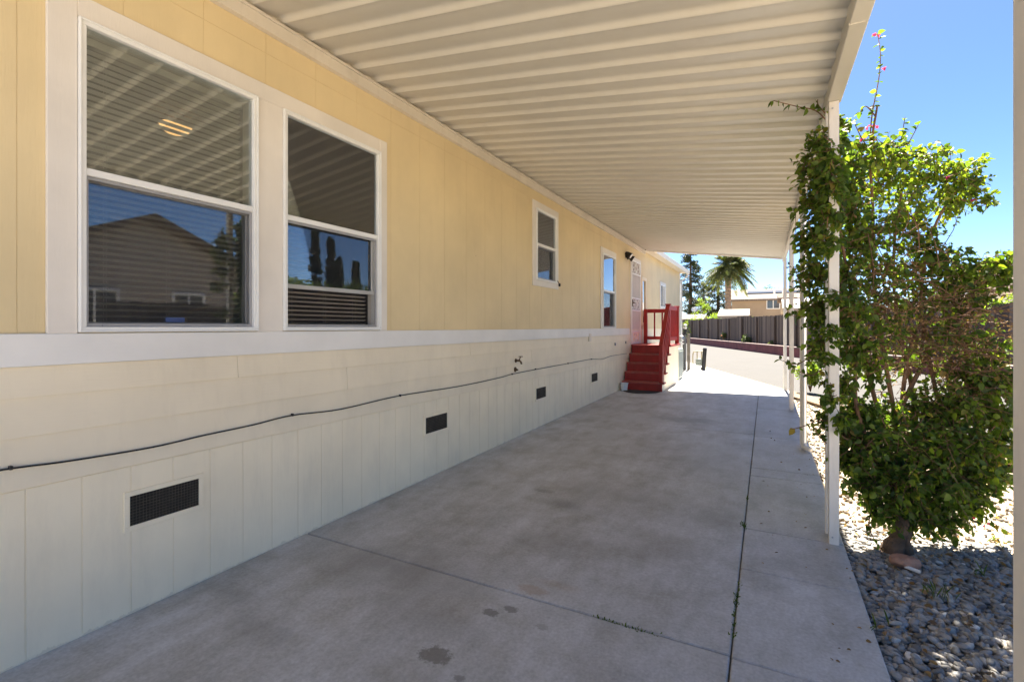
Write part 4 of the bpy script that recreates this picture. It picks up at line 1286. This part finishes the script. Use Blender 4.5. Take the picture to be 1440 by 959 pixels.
# weeds in joints and gravel
rng = np.random.default_rng(9); P = []; 
def tuft(px, py, n, spread): 
    X, Y = gpt(px, py)
    for _ in range(n): P.append((X+rng.normal()*spread[0], Y+rng.normal()*spread[1], gz(Y)-.008))
tuft(1046,739,70,(.012,.03)); tuft(1034,850,60,(.006,.10)); tuft(1038,832,30,(.006,.08)); tuft(872,878,40,(.05,.008)); tuft(908,888,30,(.03,.008)); tuft(845,868,14,(.03,.006))
tuft(1032,880,30,(.005,.05)); tuft(1050,700,14,(.005,.05))
X_, Y_ = 0, 0
P = np.array(P); D = rng.normal(size=P.shape)*.6; D[:,2] = 1; L = rng.uniform(.008,.026,len(P))
o = leaf_mesh('joint_weeds', P, D, L, L*.35, M['grass'], None, rng)
tag(o, 'tiny green weeds growing in the driveway joints', 'weeds', kind='stuff')
P = []
for (px, py, n) in ((1322,830,26),(1375,800,10),(1400,760,12),(1240,880,5)):
    q = pt(px, py, 1.47*F/(py-460))
    for _ in range(n): P.append((q.x+rng.normal()*.03, q.y+rng.normal()*.03, 0.0))
P = np.array(P); D = rng.normal(size=P.shape)*.35; D[:,2] = 1; L = rng.uniform(.05,.12,len(P))
o = leaf_mesh('gravel_weeds', P, D, L, L*.08, M['grass'], None, rng, .3, .3)
tag(o, 'thin grass blades coming up through the river stones', 'weeds', kind='stuff')

# leaf litter under the bush
n = 800
P = np.stack([rng.uniform(.47,2.4,n), rng.uniform(2.6,6.5,n), np.zeros(n)], 1); P[:,2] = np.clip(.0095*(P[:,1]-2.4),-.08,.1)+rng.uniform(-.02,.012,n)
nk = 60; P[:nk,0] = .46 - rng.random(nk)**2*.55; P[:nk,1] = rng.uniform(2.2,8,nk); P[:nk,2] = np.clip(.0095*(P[:nk,1]-2.4),-.08,.1)+.004
D = rng.normal(size=P.shape); D[:,2] *= .25; D[:nk,2] = .05; L = rng.uniform(.02,.045,n); L[:nk] *= .6
o = leaf_mesh('leaf_litter', P, D, L, L*.6, M['dry'], None, rng)
tag(o, 'dry brown leaves fallen on the gravel round the bougainvillea', 'leaf litter', kind='stuff')

# ================================================================== BEYOND THE FENCE
def house(name, label, px0, px1, y_eave, y_ridge, d, depth, wall, roof, wins, axis='side', cat='house'):
    a = pt(px0, 460, d); k_ = (px1-1081)*CT/F; b = Vector((k_*a.y*CT/(1+k_*ST), a.y, CAMH))
    ze = CAMH+(460-y_eave)*d/F; zr = CAMH+(460-y_ridge)*(d+depth*.5)/F
    ex_ = (b-a).normalized(); ey = Vector((-ex_.y, ex_.x, 0)); W = (b-a).length
    t = thing(name, label, cat, (a.x, a.y, 0))
    def q(u, v, z): p = a + ex_*u + ey*v; return (p.x, p.y, z)
    m = MB(); m.prism([(0,0),(W,0),(W,depth),(0,depth)], lambda u,v: q(u,v,-.1), lambda u,v: q(u,v,ze))
    if axis == 'side':
        m.prism([(.0,ze+.001),(depth,ze+.001),(depth/2,zr-.15)], lambda v,z: q(.05,v,z), lambda v,z: q(W-.05,v,z))
    else:
        m.prism([(0,ze+.001),(W,ze+.001),(W/2,zr-.15)], lambda u,z: q(u,.0,z), lambda u,z: q(u,depth-.05,z))
    m.build('wall', wall, t)
    m = MB(); o_ = .5; th = .22
    if axis == 'side':
        m.prism([(-o_,ze-.1),(depth/2,zr-.001),(depth+o_,ze-.1),(depth+o_,ze-.1+th),(depth/2,zr+th),(-o_,ze-.1+th)], lambda v,z: q(-o_,v,z), lambda v,z: q(W+o_,v,z))
    else:
        m.prism([(-o_,ze-.1),(W/2,zr-.001),(W+o_,ze-.1),(W+o_,ze-.1+th),(W/2,zr+th),(-o_,ze-.1+th)], lambda u,z: q(u,-o_,z), lambda u,z: q(u,depth,z))
    rf_ = m.build('roof', roof, t)
    for (wx0, wx1, wy0, wy1) in wins:
        u0 = W*(wx0-px0)/(px1-px0); u1 = W*(wx1-px0)/(px1-px0); z0 = CAMH+(460-wy1)*d/F; z1 = CAMH+(460-wy0)*d/F
        m = MB(); fw = .09
        for (ua,ub,za,zb) in ((u0,u1,z1-fw,z1),(u0,u1,z0,z0+fw),(u0,u0+fw,z0+fw,z1-fw),(u1-fw,u1,z0+fw,z1-fw),((u0+u1)/2-fw/2,(u0+u1)/2+fw/2,z0+fw,z1-fw)):
            m.prism([(ua,za),(ub,za),(ub,zb),(ua,zb)], lambda u,z: q(u,-.08,z), lambda u,z: q(u,-.002,z))
        w = m.build('window', M['white'], t)
        m = MB(); m.prism([(u0+fw,z0+fw),(u1-fw,z0+fw),(u1-fw,z1-fw),(u0+fw,z1-fw)], lambda u,z: q(u,-.04,z), lambda u,z: q(u,-.03,z))
        m.build('pane', M['winfar'], w)
    return t, q, ze, zr
t, q, ze, zr = house('neighbour_house', 'beige two storey house with shallow tan roof and solar panels behind the fence', 1029, 1120, 423, 411, 58, 9, M['stucco'], M['rooftan'], [(1079,1098,422.5,435.5),(1112,1119,424,434)])
m = MB()
for (u0, u1) in ((1.6,4.4),(4.6,5.3),(5.6,7.6)):
    sl = (zr-ze+.1)/(5.0)
    m.prism([(u0,2.0),(u1,2.0),(u1,3.0),(u0,3.0)], lambda u,v: q(u,v,ze-.1+.22+.04+(v+.5)*sl), lambda u,v: q(u,v,ze-.1+.22+.12+(v+.5)*sl))
sp = m.build('solar_panels', M['solar'], t)
m = MB(); m.tube([q(5.5,1.0,ze+.2), q(5.5,1.0,ze+.75)], .12, 8); m.build('roof_vent', M['white'], t)
house('brown_house', 'narrow reddish brown house wall between the far carport posts', 1103, 1112, 421, 416, 44, 5, M['brownwall'], M['roofbrown'], [])
house('pale_roof_house', 'low house with pale cream sloping roof above the fence right of the posts', 1112, 1180, 436, 425, 34, 6, M['stucco'], M['roofpale'], [])
house('garden_shed', 'small shed with bright cream gabled roof just above the fence top', 1019, 1044, 446, 439, 40, 3.0, M['stucco'], M['roofpale'], [], 'side', 'shed')
house('carport_shelter', 'long low beige roof behind the fence beside the home corner', 945, 983, 450, 445.5, 52, 5, M['stucco'], M['roofpale'], [], 'side', 'shelter')
house('brown_roof_house', 'white walled house with brown shingle roof over the fence at far right', 1385, 1500, 410, 378, 30, 8, M['whitewall'], M['roofbrown'], [], 'side')

# satellite dish
q0 = pt(977, 445, 49)
sd = thing('satellite_dish', 'white satellite dish on a short mast above the beige shelter roof', 'dish', (q0.x, q0.y, 0))
m = MB(); m.tube([(q0.x,q0.y,2.0),(q0.x,q0.y,3.2)], .04, 8); m.build('mast', M['steel'], sd)
c0 = Vector((q0.x-.05, q0.y-.1, 3.25)); n_ = Vector((.1,-.9,.45)).normalized()
m = MB(); r_ = n_.cross(Vector((0,0,1))).normalized(); u_ = r_.cross(n_)
rings = [(0,0),(.12,.01),(.2,.035),(.28,.07)]
vs = []; fs = []
for rr, hh in rings[1:]:
    for k in range(16): a = 2*PI*k/16; vs.append(c0 + (r_*math.cos(a)+u_*math.sin(a))*rr + n_*hh)
vs.append(c0)
for i in range(2):
    for k in range(16): fs.append((i*16+k, i*16+(k+1)%16, (i+1)*16+(k+1)%16, (i+1)*16+k))
for k in range(16): fs.append((48, (k+1)%16, k))
m.add(vs, fs); m.tube([c0-u_*.26+n_*.06, c0+n_*.35], .015, 6); m.build('dish', M['white'], sd)

def at0(px, d): p = pt(px, 460, d); return (p.x, p.y, 0)
# conifers
def conifer(label, px, d, h, rad, seed, low=.12):
    rg = np.random.default_rng(seed); b = at0(px, d)
    t = thing('conifer', label, 'tree', b, 'dark conifers beyond the fence')
    m = MB(); m.tube([(b[0],b[1],-.1),(b[0],b[1],h*.5),(b[0],b[1],h)], [.35,.2,.03], 8)
    cl = []
    nb = int(h*9)
    for i in range(nb):
        zz = low + (1-low)*(i+rg.random())/nb
        a = rg.random()*2*PI; ln = rad*((1-zz)**.72*.95+.06)*rg.uniform(.55,1.1)
        z_ = zz*h; tip = (b[0]+ln*math.cos(a), b[1]+ln*math.sin(a), z_ - ln*.18)
        m.tube([(b[0],b[1],z_), tip], [.05,.012], 4)
        for f in (.35,.6,.82,1.0):
            if rg.random() < .82:
                c = (b[0]+ln*f*math.cos(a), b[1]+ln*f*math.sin(a), z_-ln*.18*f)
                cl.append((c, (.34,.34,.16), 26))
    m.build('trunk', M['bark'], t)
    P, D = cloud_points(cl, rg, 1); D[:,2] -= .4
    L = rg.uniform(.7,1.3,len(P))*.20
    leaf_mesh('crown', P, D, L, L*.45, M['conifer'], t, rg)
conifer('tall dark conifer with open layered branches just right of the home corner', 971, 62, 12.6, 3.0, 31, .04)
conifer('dark conifer standing directly behind the palm trunk', 1010, 66, 9.6, 4.0, 32, .02)
conifer('broad dark conifer filling the gap between tall conifer and palm', 990, 72, 8.0, 4.6, 33, .02)
conifer('tiny distant pointed conifer above the beige house roof', 1046, 120, 11.8, 2.4, 34)
tree('lime_tree', 'small pale yellow green tree in front of the dark conifers', 'tree', at0(990, 56), 5.2, .8, M['lime'], 41, .12, 16, 50, .08, low=.55)
tree('hedge_bush', 'bright green bush above the fence left of the cream shed roof', 'bush', at0(985, 44), 2.9, 1.6, M['lime'], 42, .10, 26, 90, .08, low=.1)
tree('hedge_bush', 'bright green bush above the fence directly below the palm', 'bush', at0(1008, 46), 2.9, 1.6, M['lime'], 43, .10, 26, 90, .08, low=.1)
tree('hedge_bush', 'small yellowish bush beside the shed under the beige house wall', 'bush', at0(1060, 45), 2.6, .9, M['lime'], 44, .10, 18, 70, .08, low=.1)
tree('round_tree', 'round dark green treetop over the beige house roof near the far post', 'tree', at0(1088, 85), 8.9, 2.4, M['farleaf'], 45, .2, 40, 90, .2, low=.4)
tree('round_tree', 'dull green treetop between the palm and the beige house roof', 'tree', at0(1032, 90), 7.6, 1.6, M['farleaf'], 46, .2, 24, 80, .2, low=.4)
tree('garden_tree', 'pale green feathery bush before the white house at far right', 'bush', at0(1425, 17), 2.75, .9, M['lime'], 47, .08, 30, 130, .06, low=.2)
tree('garden_tree', 'olive green bush behind the fence seen through the bougainvillea', 'bush', at0(1290, 19), 2.6, 1.2, M['olive'], 48, .09, 30, 120, .08, low=.2)

# palm
b = at0(1024, 54)
pm = thing('palm_tree', 'tall date palm with drooping crown under the carport end', 'palm', b)
rg = np.random.default_rng(50); PH = 8.1
m = MB(); n = 40
m.tube([(b[0], b[1], -.1+PH*k/n) for k in range(n+1)], [(.34 if k % 2 else .30)*(1 if k < n-6 else 1.25) for k in range(n+1)], 10)
m.build('trunk', paint('palm_trunk', (.30,.22,.16), .9, .2, 4, (1,1,1), 10, .03, .8), pm)
PP, DDr, LLs = [], [], []
m = MB()
top = Vector((b[0], b[1], PH))
for k in range(85):
    a = rg.random()*2*PI; el = rg.uniform(-.45, 1.25); ln = rg.uniform(2.7,3.3)
    h = Vector((math.cos(a), math.sin(a), 0)); pts_ = []
    for j in range(11):
        s = j/10*ln
        rr = math.cos(el)*s; zz_ = math.sin(el)*s - .13*s*s*(1.0 + .4*math.cos(el))
        pts_.append(top + h*rr*.95 + Vector((0,0,zz_)))
    m.tube(pts_, [.035*(1-.08*j) for j in range(11)], 4)
    for j in range(2, 60):
        s = j/60*10; i = min(9, int(s)); f = s-i
        p = pts_[i]*(1-f)+pts_[i+1]*f; ax = (pts_[i+1]-pts_[i]).normalized()
        sd_ = ax.cross(Vector((0,0,1))).normalized()
        for sg in (-1,1):
            PP.append(p); DDr.append(sd_*sg*.9 + ax*.7 + Vector((0,0,-.35+rg.normal()*.12))); LLs.append(.5*math.sin(PI*(.12+.85*j/60))+.08)
m.build('frond_stalk', M['palm'], pm)
P = np.array([v[:] for v in PP]); D = np.array([v[:] for v in DDr]); L = np.array(LLs)
leaf_mesh('fronds', P, D, L, np.full(len(L), .05), M['palm'], pm, rg, .2, .2)

# ---------------------------------------------------- across the street, seen mirrored in the window glass
t = thing('opposite_house', 'dark gabled house reflected in the lower pane of the front window', 'house', (12, 8.5, 0))
m = MB(); m.box(12, 24, 5.4, 11.6, 0, 3.7)
m.prism([(5.4,3.701),(11.6,3.701),(8.5,4.95)], lambda y,z: (12.01,y,z), lambda y,z: (24,y,z)); m.build('wall', M['darkwall'], t)
m = MB(); m.prism([(5.0,3.5),(8.5,4.96),(12.0,3.5),(12.0,3.68),(8.5,5.18),(5.0,3.68)], lambda y,z: (11.5,y,z), lambda y,z: (24.3,y,z)); m.build('roof', M['roofbrown'], t)
for (y0,y1) in ((6.4,7.7),(9.2,10.3)):
    m = MB(); m.ring(11.93,11.99, y0,y1, 1.3,2.7,.09); m.box(11.93,11.99,(y0+y1)/2-.03,(y0+y1)/2+.03,1.39,2.61); w = m.build('window', M['white'], t)
    m = MB(); m.box(11.96,11.98,y0+.09,y1-.09,1.39,2.61); m.build('pane', M['winfar'], w)
for i, (x, y, h, lab) in enumerate([(54,50.5,16,'tall dark cypress reflected leftmost in the second window'),(54,53.5,15.2,'dark cypress reflected beside the tallest one in the second window'),
        (54,55,12.5,'shorter cypress reflected close against its taller neighbour'),(54,58.5,12,'slim lone cypress reflected at right in the second window')]):
    tree('cypress', lab, 'tree', (x, y, 0), h, 1.15, M['conifer'], 60+i, .3, 170, 50, .2, 'row of cypresses across the street', 'spire', .05)
for i, (x, y, h, r, lab) in enumerate([(40,38,7.0,4,'rounded green tree reflected below the cypresses'),(44,48,7.6,4.5,'broad green tree reflected at the right of the second window'),(30,33,5,3.2,'low rounded tree reflected near the street'),(52,43,8,4,'green treetop reflected left of the cypresses'),
        (22,48,7.5,3.5,'leafy tree reflected in the tall window by the door'),(26,62,9,4,'dark leafy tree reflected lower in the tall window')]):
    tree('street_tree', lab, 'tree', (x, y, 0), h, r, M['farleaf'], 70+i, .35, 50, 90, .2, 'street trees across the way', 'round', .2)
o = MB(); o.box(9.2,9.5,2,4.8,0,1.7)

# ================================================================== LIGHT, SKY, CAMERA
EL = math.atan(1/.62)
AZ = R(-2.2)
sunv = Vector((math.sin(AZ)*math.cos(EL), math.cos(AZ)*math.cos(EL), math.sin(EL)))
sl = bpy.data.lights.new('sun', 'SUN'); sl.energy = 5.0; sl.angle = R(.53); sl.color = (1, .925, .80)
so = bpy.data.objects.new('sun', sl); COL.objects.link(so); so.rotation_euler = sunv.to_track_quat('Z', 'Y').to_euler(); so.location = (0, 20, 30)
w = bpy.data.worlds.new('World'); sc.world = w; w.use_nodes = True
nt = w.node_tree; bgn = nt.nodes['Background']
sky = nt.nodes.new('ShaderNodeTexSky'); sky.sky_type = 'NISHITA'; sky.sun_disc = False
sky.sun_elevation = EL; sky.sun_rotation = AZ; sky.air_density = .52; sky.dust_density = .25; sky.ozone_density = 1.3
nt.links.new(sky.outputs[0], bgn.inputs[0]); bgn.inputs[1].default_value = .05
hs = nt.nodes.new('ShaderNodeHueSaturation'); hs.inputs['Saturation'].default_value = 1.17; nt.links.new(sky.outputs[0], hs.inputs['Color']); nt.links.new(hs.outputs[0], bgn.inputs[0])

cam = bpy.data.cameras.new('camera'); co = bpy.data.objects.new('camera', cam); COL.objects.link(co)
co.location = (0, 0, CAMH); co.rotation_euler = (R(90), 0, TH)
cam.sensor_width = 36; cam.lens = F/1440*36; cam.shift_y = -19.5/1440; cam.clip_end = 2000; cam.clip_start = .05
sc.camera = co
sc.view_settings.view_transform = 'Standard'; sc.view_settings.look = 'None'
sc.view_settings.gamma = 1; sc.view_settings.use_curve_mapping = False
sc.view_settings.exposure = 2.5
sc.cycles.max_bounces = 10; sc.cycles.diffuse_bounces = 6; sc.cycles.transparent_max_bounces = 16
sc.cycles.use_denoising = True
